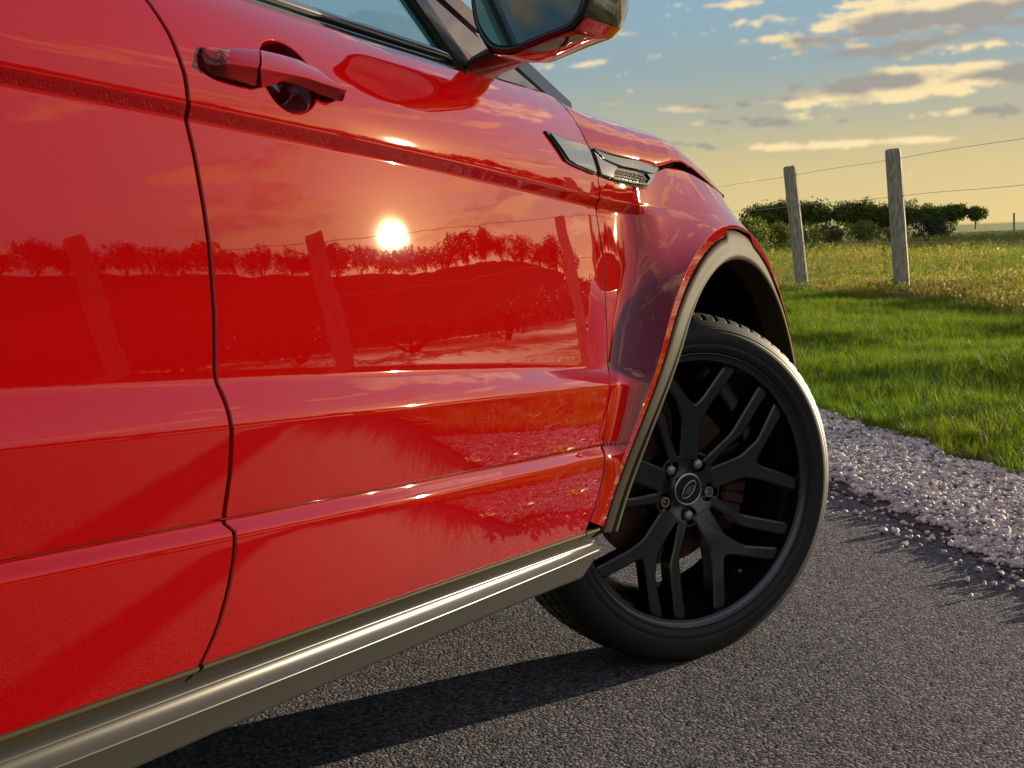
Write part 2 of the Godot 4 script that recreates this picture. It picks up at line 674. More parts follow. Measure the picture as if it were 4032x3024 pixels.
func car_sill(t: Node3D) -> void:
	var b := MB.new()
	var g := []
	var z1 := zt[7000] + .006
	var z2 := zt[7000] + .018
	var z3 := zt[7000] - .010
	var rows := [[1, .006, -.030], [1, .0022, -.006], [1, .0004, -.0012], [1, -.0008, .0010], [1, -.0020, .0016], [1, -.0032, .0012]]
	for i in 19:
		rows.append([12, (i + 1) / 20.0, 0.0])
	rows += [[2, .0014, -.0002], [2, .0004, .0008], [2, -.0008, .0006], [2, -.0022, -.0012], [23, .15, 0], [23, .5, 0], [23, .9, 0], [3, 0.0, 0.0], [3, -.004, -.006], [3, -.006, -.03], [3, -.006, -.13]]
	var n := 120
	for q in rows:
		var row := PackedVector3Array()
		for j in n + 1:
			var down: float = {1: 0.0, 12: .35 * q[1], 2: .4, 23: .4 + .6 * q[1], 3: 1.0}[q[0]]
			var x := lerpf(-2.45, -.592 - .040 * down, 1.0 - pow(1.0 - j / float(n), 1.35))
			var y := 0.0
			var z := 0.0
			var flat := smoothstep(-.76, -.655, x)        # the scoop runs out at its front end
			match q[0]:
				1:
					y = poly(S1, x) + q[1]
					z = z1 + q[2]
				12:
					var f: float = q[1]
					y = lerpf(poly(S1, x) - .0032, poly(S2, x) + .0014, f)
					z = lerpf(z1 + .0012, z2 - .0002, lerpf(.10 * f + .9 * pow(f, 2.3), f, flat))
				2:
					y = poly(S2, x) + q[1]
					z = z2 + q[2] * (1.0 - flat)
				23:
					y = lerpf(poly(S2, x) - .0022, poly(S3, x), q[1])
					z = lerpf(z2 - .0012, z3, q[1])
				3:
					y = poly(S3, x) + q[1]
					z = z3 + q[2]
			row.append(Vector3(x, y, z + plan(x) - .010 * smoothstep(-.63, -.592, x)))
		g.append(row)
	b.grid(g)
	for i in g.size() - 1:      # front end
		b.quad_out(g[i][n], g[i + 1][n], g[i + 1][n] + Vector3(-.01, 0, -.09), g[i][n] + Vector3(-.01, 0, -.09), Vector3(1, 0, 0))
	part(t, "side_sill", b, M.sill)
	b = MB.new()
	b.box(Transform3D(Basis(), Vector3(-1.4, .40, 0)), Vector3(2.05, .18, 1.56), .02)
	b.box(Transform3D(Basis(), Vector3(.0, .62, 0)), Vector3(1.0, .30, 1.0), .02)
	part(t, "underbody", b, M.black)


func edge_line(a: Array, k: float) -> Vector3:      # a polyline of [x, y, z] walked by its share of length
	var total := 0.0
	for i in a.size() - 1:
		total += Vector3(a[i][0], a[i][1], a[i][2]).distance_to(Vector3(a[i + 1][0], a[i + 1][1], a[i + 1][2]))
	var s := k * total
	for i in a.size() - 1:
		var p := Vector3(a[i][0], a[i][1], a[i][2])
		var q := Vector3(a[i + 1][0], a[i + 1][1], a[i + 1][2])
		var d := p.distance_to(q)
		if s <= d or i == a.size() - 2:
			return p.lerp(q, s / d)
		s -= d
	return Vector3.ZERO


func arch_out(a: float) -> float:
	var d := rad_to_deg(a)
	return .480 + .014 * smoothstep(73.0, 76.5, d) * (1.0 - smoothstep(92.5, 96.0, d))


const BONNET_EDGE := [[-.4544, .9852, .927], [-.38, .981, .930], [-.28, .9725, .938], [-.219, .9672, .945], [-.195, .970, .947], [-.153, .977, .950], [-.10, .9795, .950], [-.03, .970, .946], [.09, .9445, .940], [.20, .930, .925], [.262, .925, .915], [.30, .915, .90]]
const BONNET_TOP := [[-.5043, 1.0713, .883], [-.408, 1.061, .9], [-.274, 1.052, .9], [-.123, 1.036, .9], [-.03, 1.017, .9], [.06, .999, .905], [.15, .978, .91], [.22, .956, .905], [.27, .938, .90], [.31, .916, .888]]


func bonnet_shut(k: float) -> Vector3:       # the wing's side of the front door's shut line, k from the vent up to the window
	var y := lerpf(.985, 1.0715, k)
	var x := -.46
	for i in 4:
		x = lut(FRONT_SHUT, feat_v(x, y)) + .0026
	return Vector3(x, y, door_z(x, y))


func car_front(t: Node3D) -> void:
	var out := PackedVector2Array()
	for i in range(FRONT_SHUT.size() - 4, -1, -2):
		if FRONT_SHUT[i] > .5:
			var x: float = FRONT_SHUT[i + 1]
			out.append(Vector2(x + .0022, feat_y(minf(FRONT_SHUT[i], 7.0), x)))
	for q in BONNET_EDGE:
		out.append(Vector2(q[0], q[1] - (.011 if q[0] > -.2 else .004)))
	out.append_array(poly2([.40, .90, .55, .82, .62, .70, .62, .36]))
	var b := MB.new()
	var pts := []
	var na := 420
	var nr := 150
	for i in nr + 1:
		pts.append(PackedVector2Array())
	for j in na + 1:
		var a := deg_to_rad(lerpf(174.5, 4.0, j / float(na)))
		var d := Vector2(cos(a), sin(a))
		var inner := arch_warp(ARCH + d * (arch_out(a) + .0045))
		var far := ARCH + d * .7
		for k in out.size() - 1:
			var h = Geometry2D.segment_intersects_segment(ARCH, ARCH + d * 2.0, out[k], out[k + 1])
			if h != null:
				far = h
				break
		for i in nr + 1:
			pts[nr - i].append(inner.lerp(far, pow(i / float(nr), 1.15)))
	panel(b, pts, fender_z, "tb")
	part(t, "front_wing", b, M.paint)
	# bonnet
	b = MB.new()
	var g := []
	for i in 46:
		g.append(PackedVector3Array())
	var shut := []
	for j in 121:
		var e := edge_line(BONNET_EDGE, j / 120.0)
		var s := edge_line(BONNET_TOP, j / 120.0)
		var a := clampf(e.z - .80, .03, .10)
		var k := 0
		g[0].append(e + Vector3(0, .003, -.05))
		g[1].append(e + Vector3(0, .0012, -.004))
		g[2].append(e + Vector3(0, -.0002, -.0012))
		for i in 33:
			var f := deg_to_rad(lerpf(0, 90, i / 32.0))
			if j == 0:
				shut.append(bonnet_shut(sin(f)))
			g[3 + i].append(Vector3(lerpf(e.x, s.x, .45 * sqrt(sin(f)) + .55 * pow(sin(f), 8.0)) + .0022, lerpf(e.y, s.y, sin(f)), e.z - a * (1.0 - cos(f)) * .9))
		for i in 10:
			var f := (i + 1) / 10.0
			g[36 + i].append(Vector3(s.x + .10 * f * f, s.y + .018 * (1.0 - pow(1.0 - f, 2)), lerpf(e.z - a * .9, 0, f)))
	for i in g.size():
		var k := clampi(i - 3, 0, 32)
		var move: Vector3 = shut[k] - g[3 + k][0]
		if i > 35:
			move *= 1.0 - (i - 35) / 10.0
		for j in 40:
			g[i][j] += move * pow(1.0 - j / 40.0, 2.5)
	b.grid(g)
	part(t, "bonnet", b, M.paint)
	# wheel arch trim
	b = MB.new()
	g = []
	for q in [[.0, -.05], [.0, -.009], [.0012, -.004], [.004, .0], [.010, .0026], [.25, .0], [.5, .0], [.75, .0], [1.0 - .008, .0], [1.0 - .003, -.0012], [1.0, -.004], [1.001, -.03]]:
		var row := PackedVector3Array()
		for j in 241:
			var deg := lerpf(175.5, -8, j / 240.0)
			var a := deg_to_rad(deg)
			var r0 := .4365
			var r1 := arch_out(a)
			var f: float = q[0]
			var r := r0 + f if f < .1 else (lerpf(r0, r1, f) if f < .9 else r1 + (f - 1.0))
			var p := arch_warp(ARCH + Vector2(cos(a), sin(a)) * r)
			var lean := lut([0, .5, 50, .36, 75, .16, 100, .04, 118, .02, 140, .30, 160, .42, 176, .42], deg)
			var k := (r - r0) / .0435
			row.append(Vector3(p.x, p.y, lip_z(p.x, p.y) + q[1] + .005 + lean * .0435 * (.35 - k) + .0022 * (1.0 - pow(2.0 * k - 1.0, 2))))
		g.append(row)
	b.grid(g)
	part(t, "arch_trim", b, M.clad)
	# the black liner behind it
	b = MB.new()
	g = []
	for q in [[.443, .985], [.452, .93], [.455, .80], [.452, .62], [.40, .60], [.05, .60]]:
		var row := PackedVector3Array()
		for j in 61:
			var a := deg_to_rad(lerpf(176, -25, j / 60.0))
			var p: Vector2 = arch_warp(ARCH + Vector2(cos(a), sin(a)) * q[0]) if q[1] > .9 else ARCH + Vector2(cos(a), sin(a)) * q[0]
			row.append(Vector3(p.x, p.y, minf(q[1], lip_z(p.x, p.y) - .01)))
		g.append(row)
	b.grid(g)
	part(t, "arch_liner", b, M.black)
	# nose below the bonnet, out of sight behind the wheel
	b = MB.new()
	b.box(Transform3D(Basis(), Vector3(.58, .60, 0)), Vector3(.16, .44, 1.5), .06)
	part(t, "front_bumper", b, M.paint)


func loft(b: MB, sections: Array, close := true) -> void:       # sections: arrays of Vector3 round a bar
	var rows := []
	for s in sections:
		var r := PackedVector3Array()
		for p in s:
			r.append(p)
		rows.append(r)
	b.grid(rows, close)
	for e in [0, rows.size() - 1]:
		var c := Vector3.ZERO
		for p in rows[e]:
			c += p / rows[e].size()
		var out: Vector3 = c - (rows[1][0] + rows[1][rows[1].size() / 2]) * .5 if e == 0 else c - (rows[e - 1][0] + rows[e - 1][rows[1].size() / 2]) * .5
		for j in rows[e].size():
			b.tri_out(c, rows[e][j], rows[e][(j + 1) % rows[e].size()], out)


func car_handle(t: Node3D) -> void:
	handle_hole = false
	# slices across the bar from its rear end: top edge, outer ridge, bottom edge as [x, y, stand-off]
	var rear := [[[-1.4520, 1.0425, .001], [-1.4575, 1.0345, .003], [-1.4560, 1.0285, .001]], [[-1.4500, 1.0435, .004], [-1.4570, 1.0268, .005], [-1.4545, 1.0200, .002]], [[-1.4390, 1.0442, .006], [-1.4480, 1.0250, .012], [-1.4420, 1.0165, .005]], [[-1.4213, 1.0454, .010], [-1.4400, 1.0265, .018], [-1.4229, 1.0141, .008]], [[-1.3762, 1.0482, .013], [-1.4042, 1.0253, .0245], [-1.3901, 1.0105, .008]]]
	var front := [[[-1.3742, 1.0479, .013], [-1.4002, 1.0252, .0245], [-1.3800, 1.0095, .007]], [[-1.3452, 1.0470, .013], [-1.3744, 1.0245, .0245], [-1.3657, 1.0132, .010]], [[-1.3145, 1.0447, .013], [-1.3502, 1.0235, .0245], [-1.3474, 1.0175, .012]], [[-1.2952, 1.0416, .013], [-1.3251, 1.0225, .0245], [-1.3155, 1.0144, .012]], [[-1.2816, 1.0355, .016], [-1.2937, 1.0185, .0245], [-1.2851, 1.0100, .010]], [[-1.2599, 1.0203, .022], [-1.2674, 1.0149, .0245], [-1.2530, 1.0069, .010]], [[-1.2498, 1.0160, .022], [-1.2537, 1.0142, .024], [-1.2452, 1.0053, .012]]]
	for piece in 2:
		var sl: Array = [rear, front][piece]
		var sec := []
		var n: int = (sl.size() - 1) * 6
		for i in n + 1:
			var f := float(i) / 6.0
			var k := mini(int(f), sl.size() - 2)
			f -= k
			var e := []
			for q in 3:
				var p0 := Vector3(sl[maxi(k - 1, 0)][q][0], sl[maxi(k - 1, 0)][q][1], sl[maxi(k - 1, 0)][q][2])
				var p1 := Vector3(sl[k][q][0], sl[k][q][1], sl[k][q][2])
				var p2 := Vector3(sl[k + 1][q][0], sl[k + 1][q][1], sl[k + 1][q][2])
				var p3 := Vector3(sl[mini(k + 2, sl.size() - 1)][q][0], sl[mini(k + 2, sl.size() - 1)][q][1], sl[mini(k + 2, sl.size() - 1)][q][2])
				var p := p1.cubic_interpolate(p2, p0, p3, f)
				e.append([p, Vector3(p.x, p.y, door_z(p.x, p.y) + p.z)])
			var a: Vector3 = e[0][1]
			var c: Vector3 = e[1][1]
			var d: Vector3 = e[2][1]
			var back := -.010 if piece == 0 else .0
			sec.append([Vector3(a.x, a.y, door_z(a.x, a.y) + back), a + Vector3(0, .0, -.002), a.lerp(c, .05) + Vector3(0, .0002, .0006), a.lerp(c, .35) + Vector3(0, .0008, .0016), a.lerp(c, .70) + Vector3(0, .0010, .0020), a.lerp(c, .90) + Vector3(0, .0006, .0012), a.lerp(c, .97) + Vector3(0, .0, .0004), c.lerp(d, .03), c.lerp(d, .10), c.lerp(d, .5) + Vector3(0, .0005, .0004), c.lerp(d, .95), d, Vector3(d.x, d.y, door_z(d.x, d.y) + back)])
		var b := MB.new()
		loft(b, sec)
		var o := part(t.get_node("front_door"), "handle_end" if piece == 0 else "handle", b, M.paint)
		if piece == 0:
			o.set_meta("label", "fixed rear end of the door handle")


func car_vent(t: Node3D) -> void:
	var b := MB.new()
	var up := func(q: float) -> Callable: return func(p: Vector2, h: float) -> Vector3: return on_side(p, h + q)
	# on the door
	b.prism(rounded(poly2([-.6585, 1.007, -.4785, .9945, -.4615, .9475, -.5588, .9574, -.6003, .9642]), .006), up.call(0), -.004, .0035, .0015, 9)
	part(t, "vent_frame", b, M.gloss_black)
	b = MB.new()
	b.prism(rounded(poly2([-.645, 1.0035, -.4805, .9925, -.4655, .9505, -.557, .960, -.592, .9665]), .006), up.call(0), .002, .0062, .003, 9)
	part(t, "vent_blade", b, M.smoke)
	# on the wing
	b = MB.new()
	b.prism(rounded(poly2([-.4655, .9935, -.30, .980, -.196, .9695, -.203, .962, -.226, .9505, -.264, .9325, -.325, .9345, -.4475, .946]), .006), up.call(0), -.004, .002, .001, 9)
	part(t, "vent_frame", b, M.gloss_black)
	b = MB.new()
	b.prism(rounded(poly2([-.461, .9890, -.30, .9755, -.203, .9665, -.209, .961, -.232, .9545, -.36, .9645, -.425, .9735]), .003), up.call(0), .001, .0085, .003, 9)
	part(t, "vent_blade", b, M.smoke)
	b = MB.new()
	b.prism(rounded(poly2([-.459, .9865, -.424, .9725, -.372, .9635, -.392, .952, -.401, .9440, -.447, .9487]), .003), up.call(0), .001, .0062, .002, 9)
	part(t, "vent_blade", b, M.smoke)
	b = MB.new()
	for i in 9:
		for j in 4:
			var c := Vector2(-.382 + i * .0135 + (j % 2) * .0067 + j * .002, .9555 - i * .0011 - j * .0052)
			if c.x > -.262 or (c.x < -.375 and j == 3):
				continue
			for k in 6:
				var a := on_side(c + Vector2(cos(TAU * k / 6.0) * .0075, sin(TAU * k / 6.0) * .0034), .0035)
				var d := on_side(c + Vector2(cos(TAU * (k + 1) / 6.0) * .0075, sin(TAU * (k + 1) / 6.0) * .0034), .0035)
				b.tube(PackedVector3Array([a, d]), .0008, 5)
	part(t, "vent_mesh", b, M.mesh)
	b = MB.new()
	b.prism(rounded(poly2([-.262, .9545, -.232, .9545, -.213, .957, -.233, .9465, -.262, .9345, -.325, .9365, -.40, .9425, -.392, .9455, -.325, .9395, -.270, .9375, -.248, .9470]), .002), up.call(0), .001, .006, .0015, 9)
	part(t, "vent_surround", b, M.mesh)


func strip(b: MB, path: Array, ring: Array) -> void:      # a moulding: ring of [dy, dz] swept along points
	var rows := []
	for p in path:
		var r := PackedVector3Array()
		for q in ring:
			r.append(p + Vector3(0, q[0], q[1]))
		rows.append(r)
	b.grid(rows)


func car_top(t: Node3D) -> void:
	# window mouldings
	var path := []
	var path2 := []
	for i in 81:
		var x := lerpf(-2.4, -.83, i / 80.0)
		var e := smoothstep(-.83, -.88, x)
		var y := poly(FEAT[0], x)
		path.append(Vector3(x, y - .004, zt[0] + plan(x) - .004))
		path2.append(Vector3(x, y + .006 + .004 * e, zt[0] + plan(x) - .006))
	var b := MB.new()
	strip(b, path, [[-.002, -.01], [0, 0], [.004, -.001], [.010, -.003], [.0105, -.012]])
	part(t, "window_seal", b, M.rubber)
	b = MB.new()
	strip(b, path2, [[0, -.01], [.0005, -.001], [.003, .0015], [.007, .001], [.011, -.002], [.013, -.007], [.0135, -.016]])
	part(t, "window_moulding", b, M.smoke)
	# side glass with a lean inwards
	var glass := func(called: String, pts: Array, m: Material) -> void:
		var q := MB.new()
		for i in range(1, pts.size() - 1):
			q.tri_out(pts[0], pts[i], pts[i + 1], Vector3(0, .3, 1))
		part(t, called, q, m)
	var side := func(x: float, y: float, o := 0.0) -> Vector3: return Vector3(x, y, .883 + plan(x) * .8 - (y - 1.1) * .42 + o)
	glass.call("front_side_window", [side.call(-1.50, 1.10), side.call(-.846, 1.085), side.call(-.856, 1.106), side.call(-.905, 1.185), side.call(-1.20, 1.40), side.call(-1.50, 1.45)], M.glass)
	glass.call("rear_side_window", [side.call(-2.4, 1.10), side.call(-1.56, 1.10), side.call(-1.56, 1.45), side.call(-2.3, 1.43)], M.glass)
	glass.call("quarter_window", [side.call(-.80, 1.085, .004), side.call(-.56, 1.075, .004), side.call(-.64, 1.105, .004), side.call(-.885, 1.21, .004)], M.lens)
	var far := func(x: float, y: float) -> Vector3:
		var p: Vector3 = side.call(x, y)
		return Vector3(p.x, p.y, -p.z)
	glass.call("far_side_window", [far.call(-2.4, 1.10), far.call(-.846, 1.085), far.call(-.905, 1.185), far.call(-1.20, 1.40), far.call(-2.3, 1.44)], M.glass)
	# pillars and roof
	b = MB.new()
	var bar := func(q: MB, a: Vector3, c: Vector3, w: float, d: float) -> void:
		var z := (c - a).normalized()
		var y := Vector3(0, .35, .93)
		var x := y.cross(z).normalized()
		y = z.cross(x)
		q.box(Transform3D(Basis(x, y, z), (a + c) * .5), Vector3(w, d, a.distance_to(c)), .006)
	bar.call(b, side.call(-.822, 1.075, .002), side.call(-.915, 1.21, .002), .042, .02)
	part(t, "window_divider", b, M.gloss_black)
	b = MB.new()
	bar.call(b, side.call(-.44, 1.045, -.012), side.call(-1.25, 1.43, -.012), .045, .03)
	part(t, "windscreen_pillar", b, M.gloss_black)
	b = MB.new()
	bar.call(b, side.call(-1.53, 1.08, .002), side.call(-1.53, 1.47, .002), .07, .02)
	part(t, "door_pillar", b, M.gloss_black)
	b = MB.new()
	var tail := []
	for i in 25:
		var x := lerpf(-.80, -.515, i / 24.0)
		tail.append(Vector3(x, poly(FEAT[0], x) - .002 + .004 * i / 24.0, zt[0] + plan(x) - .006 - .008 * i / 24.0))
	strip(b, tail, [[-.004, -.01], [-.001, .0005], [.004, .003], [.009, .001], [.013, -.006], [.014, -.014]])
	part(t, "wing_moulding", b, M.smoke)
	# black foot that carries the mirror
	b = MB.new()
	b.prism(rounded(poly2([-.845, 1.083, -.74, 1.078, -.735, 1.09, -.80, 1.115, -.865, 1.135]), .008), func(p, h): return Vector3(p.x, p.y, .886 + plan(p.x) - (p.y - 1.1) * .4 + h), -.01, .006, .002)
	part(t, "mirror_foot", b, M.gloss_black)
	b = MB.new()
	var g := []
	for i in 13:
		var row := PackedVector3Array()
		var f := i / 12.0
		for x in [-2.5, -2.0, -1.6, -1.25]:
			row.append(Vector3(x, 1.45 + .07 * sin(PI * f), lerpf(.74, -.74, f)))
		g.append(row)
	b.grid(g)
	part(t, "roof", b, M.gloss_black)
	b = MB.new()
	g = []
	for i in 9:
		var row := PackedVector3Array()
		var f := i / 8.0
		for k in 9:
			var s := k / 8.0
			row.append(Vector3(lerpf(-.46, -1.25, s) + .10 * sin(PI * f), lerpf(1.075, 1.47, s), lerpf(.83 - .1 * s, -.83 + .1 * s, f)))
		g.append(row)
	b.grid(g)
	part(t, "windscreen", b, M.glass)
	# inside and far side, seen through the glass
	b = MB.new()
	b.box(Transform3D(Basis(Vector3.BACK, .12), Vector3(-.72, 1.02, .0)), Vector3(.42, .16, 1.62), .05)
	part(t, "dashboard", b, M.black)
	b = MB.new()
	b.box(Transform3D(Basis(), Vector3(-1.2, .72, -.90)), Vector3(2.5, .70, .06), .03)
	b.box(Transform3D(Basis(), Vector3(-1.4, .55, 0)), Vector3(2.0, .06, 1.6), .0)
	part(t, "far_side", b, M.paint)
	b = MB.new()
	b.lathe([Vector2(.185, -.012), Vector2(.197, 0), Vector2(.185, .012), Vector2(.173, 0), Vector2(.185, -.012)], 40, Transform3D(Basis(Vector3.UP, PI / 2 - .0) * Basis(Vector3.RIGHT, -.4), Vector3(-1.02, 1.03, .40)))
	part(t, "steering_wheel", b, M.rubber)


func car_mirror(t: Node3D) -> void:
	# housing sections from the glass forward; outline in (z, y) of the glass end
	var o := Node3D.new()
	o.name = "wing_mirror"
	t.add_child(o)
	var outline := rounded(poly2([.918, 1.245, .916, 1.165, .921, 1.130, .942, 1.098, .972, 1.093, 1.030, 1.109, 1.064, 1.117, 1.083, 1.135, 1.094, 1.165, 1.092, 1.235, 1.06, 1.262, .95, 1.265]), .020, 6)
	var cen := Vector2(.995, 1.172)
	var shell := func(b: MB, list: Array) -> void:
		var rows := []
		for q in list:        # [x, scale, drop, inset]
			var r := PackedVector3Array()
			for p in outline:
				var d: Vector2 = (p - cen) * q[1]
				r.append(Vector3(q[0], cen.y + d.y - q[2], cen.x + d.x))
			rows.append(r)
		b.grid(rows, true)
	var b := MB.new()
	shell.call(b, [[-.843, .86, 0.0], [-.848, .885, 0.0], [-.850, .93, 0.0], [-.848, .965, 0.0], [-.843, .985, .0]])
	part(o, "mirror_frame", b, M.gloss_black)
	b = MB.new()
	shell.call(b, [[-.843, .985, 0.0], [-.835, 1.0, 0.0], [-.80, 1.02, 0.0], [-.76, 1.015, 0.0], [-.755, 1.0, 0.0], [-.752, 1.0, 0.0], [-.748, 1.01, 0.0], [-.72, .97, 0.0], [-.68, .85, 0.0], [-.65, .62, 0.0], [-.635, .30, 0.0], [-.63, .02, 0.0]])
	# the lower cap is painted, the upper part is black
	part(o, "mirror_housing", b, M.gloss_black)
	b = MB.new()
	var rows := []
	for q in [[-.842, .992], [-.835, 1.006], [-.80, 1.027], [-.76, 1.022], [-.72, .978], [-.68, .858], [-.655, .66]]:
		var r := PackedVector3Array()
		for i in 41:
			var f := i / 40.0
			# along the underside of the outline
			var p := edge_line([[.921, 1.128, 0], [.942, 1.098, 0], [.972, 1.093, 0], [1.030, 1.109, 0], [1.064, 1.117, 0], [1.080, 1.131, 0]], f)
			var d: Vector2 = (Vector2(p.x, p.y) - cen) * (q[1] + .012)
			r.append(Vector3(q[0], cen.y + d.y, cen.x + d.x))
		rows.append(r)
	b.grid(rows)
	part(o, "mirror_cap", b, M.paint)
	b = MB.new()
	var gl := PackedVector3Array()
	for p in outline:
		var d: Vector2 = (p - cen) * .865
		gl.append(Vector3(-.8435 + d.x * .12, cen.y + d.y, cen.x + d.x))
	for i in gl.size():
		b.tri_out(Vector3(-.8435, cen.y, cen.x), gl[i], gl[(i + 1) % gl.size()], Vector3(-1, 0, 0))
	part(o, "mirror_glass", b, M.lens)
	# arm down to the door
	b = MB.new()
	var sec := []
	for q in [[-.775, 1.082, .890, .055, .012], [-.775, 1.092, .902, .055, .014], [-.765, 1.103, .925, .055, .018], [-.76, 1.115, .955, .06, .02]]:
		var ring := []
		for k in 16:
			var a := TAU * k / 16.0
			ring.append(Vector3(q[0] + cos(a) * q[3], q[1] + sin(a) * q[4], q[2] + sin(a) * q[4] * .3))
		sec.append(ring)
	loft(b, sec)
	part(o, "mirror_arm", b, M.gloss_black)


# ------------------------------------------------------------------ wheels
func spoke_poly(pts: Array) -> PackedVector2Array:      # [angle from the bolt, radius, ...]
	var p := PackedVector2Array()
	for i in range(0, pts.size(), 2):
		var a := deg_to_rad(pts[i])
		p.append(Vector2(cos(a), sin(a)) * pts[i + 1])
	return rounded(p, .010, 4)


func wheel(t: Node3D, called: String, at: Vector3, turn: float, camber: float) -> Node3D:
	var w := Node3D.new()
	w.name = called
	t.add_child(w)
	w.transform = Transform3D(Basis(Vector3.UP, turn) * Basis(Vector3.RIGHT, camber), at)
	var ground := -(at.y - .022)
	# tyre: profile (radius, offset) from the outer bead over the tread to the inner bead
	var prof := [[.262, -.016], [.2665, -.004], [.2700, .0015], [.2722, .0015], [.2740, .0045], [.2790, .0062], [.2835, .0062], [.2850, .0042], [.2868, .0054], [.2905, .0064], [.2960, .0068], [.3020, .0062], [.3080, .0046], [.3105, .0034], [.3112, .0016], [.3122, .0030], [.3160, .0008], [.3168, -.0014], [.3182, -.0006], [.3215, -.0040], [.3222, -.0062], [.3238, -.0060], [.3275, -.0110], [.3282, -.0135], [.3298, -.0140], [.3330, -.0200], [.3362, -.0290], [.3385, -.0390], [.3395, -.0480], [.3320, -.0490], [.3320, -.0560], [.3402, -.0570], [.3420, -.0850], [.3345, -.0860], [.3345, -.0950], [.3425, -.0960], [.3425, -.1300], [.3345, -.1310], [.3345, -.1400], [.3415, -.1410], [.3395, -.1750], [.3330, -.2020], [.3150, -.2250], [.2950, -.2300], [.2700, -.2240], [.262, -.212]]
	var b := MB.new()
	var rows := []
	var seg := 720
	for i in prof.size():
		var r := PackedVector3Array()
		var shoulder: bool = i >= 24 and i <= 28
		for j in seg:
			var a := TAU * j / seg
			var rad: float = prof[i][0]
			var off: float = prof[i][1]
			if shoulder and (j + (i - 24)) % 10 < 2:
				rad -= .0035
			if i > 30 and i < 42 and i not in [33, 34, 37, 38] and (j + i * 2) % 12 < 2:
				rad -= .005
			var p := Vector3(rad * cos(a), rad * sin(a), off)
			if p.y < ground:
				p.z += (.012 if off > -.1 else -.012) * clampf((ground - p.y) / .012, 0, 1)
				p.y = ground
			elif p.y < ground + .05 and off > -.05:
				p.z += .006 * (1.0 - (p.y - ground) / .05) * clampf((rad - .28) / .03, 0, 1)
			r.append(p)
		rows.append(r)
	b.grid(rows, true)
	part(w, "tyre", b, M.tyre)
	# rim: lip, step and barrel
	b = MB.new()
	b.lathe([Vector2(.262, -.014), Vector2(.2672, -.008), Vector2(.2685, -.003), Vector2(.2670, -.0005), Vector2(.2650, -.0015)], 180)
	b.lathe([Vector2(.2650, -.0015), Vector2(.2620, -.006), Vector2(.2565, -.0085), Vector2(.2545, -.0080), Vector2(.2530, -.0085), Vector2(.2515, -.0120), Vector2(.2485, -.026), Vector2(.2440, -.036)], 180)
	part(w, "rim", b, M.rim)
	b = MB.new()
	b.lathe([Vector2(.2440, -.036), Vector2(.2340, -.056), Vector2(.2210, -.088), Vector2(.2150, -.120), Vector2(.2150, -.160), Vector2(.2380, -.195), Vector2(.2620, -.212)], 180)
	part(w, "barrel", b, M.barrel)
	# hub and spokes, dished towards the centre
	var dish := func(p: Vector2, h: float) -> Vector3:
		var r := p.length()
		return Vector3(p.x, p.y, -.034 + .016 * smoothstep(.10, .25, r) - .010 * smoothstep(.07, .03, r) + h)
	b = MB.new()
	rows = []
	for i in 64:
		var r := PackedVector3Array()
		for j in 360:
			var a := TAU * j / 360.0
			var edge := .073 + .004 * cos(5.0 * (a - deg_to_rad(59.0)))
			var rad := lerpf(.024, edge, mini(i, 58) / 58.0)
			var q := Vector2(cos(a), sin(a)) * rad
			var h: float = (dish.call(q, 0.0) as Vector3).z
			var near := 1.0
			for k in 5:
				var c := deg_to_rad(59.0 + 72.0 * k)
				near = minf(near, q.distance_to(Vector2(cos(c), sin(c)) * .0535))
			h -= .0165 * (1.0 - smoothstep(.0158, .0182, near))
			if i > 56:
				h -= [.0012, .004, .012, .022, .032, .04, .045][i - 57]
			r.append(Vector3(q.x, q.y, h))
		rows.append(r)
	b.grid(rows, true)
	part(w, "hub", b, M.rim)
	for k in 5:
		var base := 59.0 + 72.0 * k
		var turn_by := func(l: Array) -> PackedVector2Array:
			var q := l.duplicate()
			for i in range(0, q.size(), 2):
				q[i] += base
			return spoke_poly(q)
		# forked spoke
		b = MB.new()
		b.prism(turn_by.call([5, .060, 16.5, .135, 12.5, .175, 6.0, .2525, 12.4, .2525, 21.5, .178, 25.6, .164, 31.0, .178, 44.0, .2525, 51.0, .2525, 40.0, .180, 36.0, .135, 48, .060]), dish, -.034, .001, .0035)
		part(w, "spoke", b, M.rim)
		# single spoke
		b = MB.new()
		b.prism(turn_by.call([-2, .060, -14.5, .140, -9.0, .2525, -15.0, .2525, -22.8, .152, -21.5, .120, -24.0, .064]), dish, -.034, .001, .0035)
		part(w, "spoke", b, M.rim)
		# bolt in its dark pocket
		var a := deg_to_rad(base)
		var c := Vector3(cos(a), sin(a), 0) * .0535
		b = MB.new()
		if k == 2:      # the locking bolt
			b.lathe([Vector2(.0105, -.056), Vector2(.0105, -.0375), Vector2(.0098, -.0365), Vector2(.0062, -.0365), Vector2(.0060, -.0372), Vector2(.0060, -.0470)], 30, Transform3D(Basis(), c))
			b.lathe([Vector2(.0060, -.047), Vector2(.0036, -.047), Vector2(.0034, -.0385), Vector2(.001, -.0385)], 24, Transform3D(Basis(), c))
			part(w, "locking_bolt", b, M.copper)
		elif k == 4:    # an open socket
			b.lathe([Vector2(.0102, -.056), Vector2(.0102, -.0375), Vector2(.0096, -.0365), Vector2(.0074, -.0368), Vector2(.0070, -.0480), Vector2(.0005, -.048)], 30, Transform3D(Basis(), c))
			part(w, "bolt", b, M.bolt)
		else:
			var hex := PackedVector2Array()
			for i in 6:
				hex.append(Vector2(cos(TAU * i / 6.0 + .4 + k), sin(TAU * i / 6.0 + .4 + k)) * .0105)
			b.prism(rounded(hex, .001, 2), func(p, h): return c + Vector3(p.x, p.y, h), -.056, -.0365, .0012)
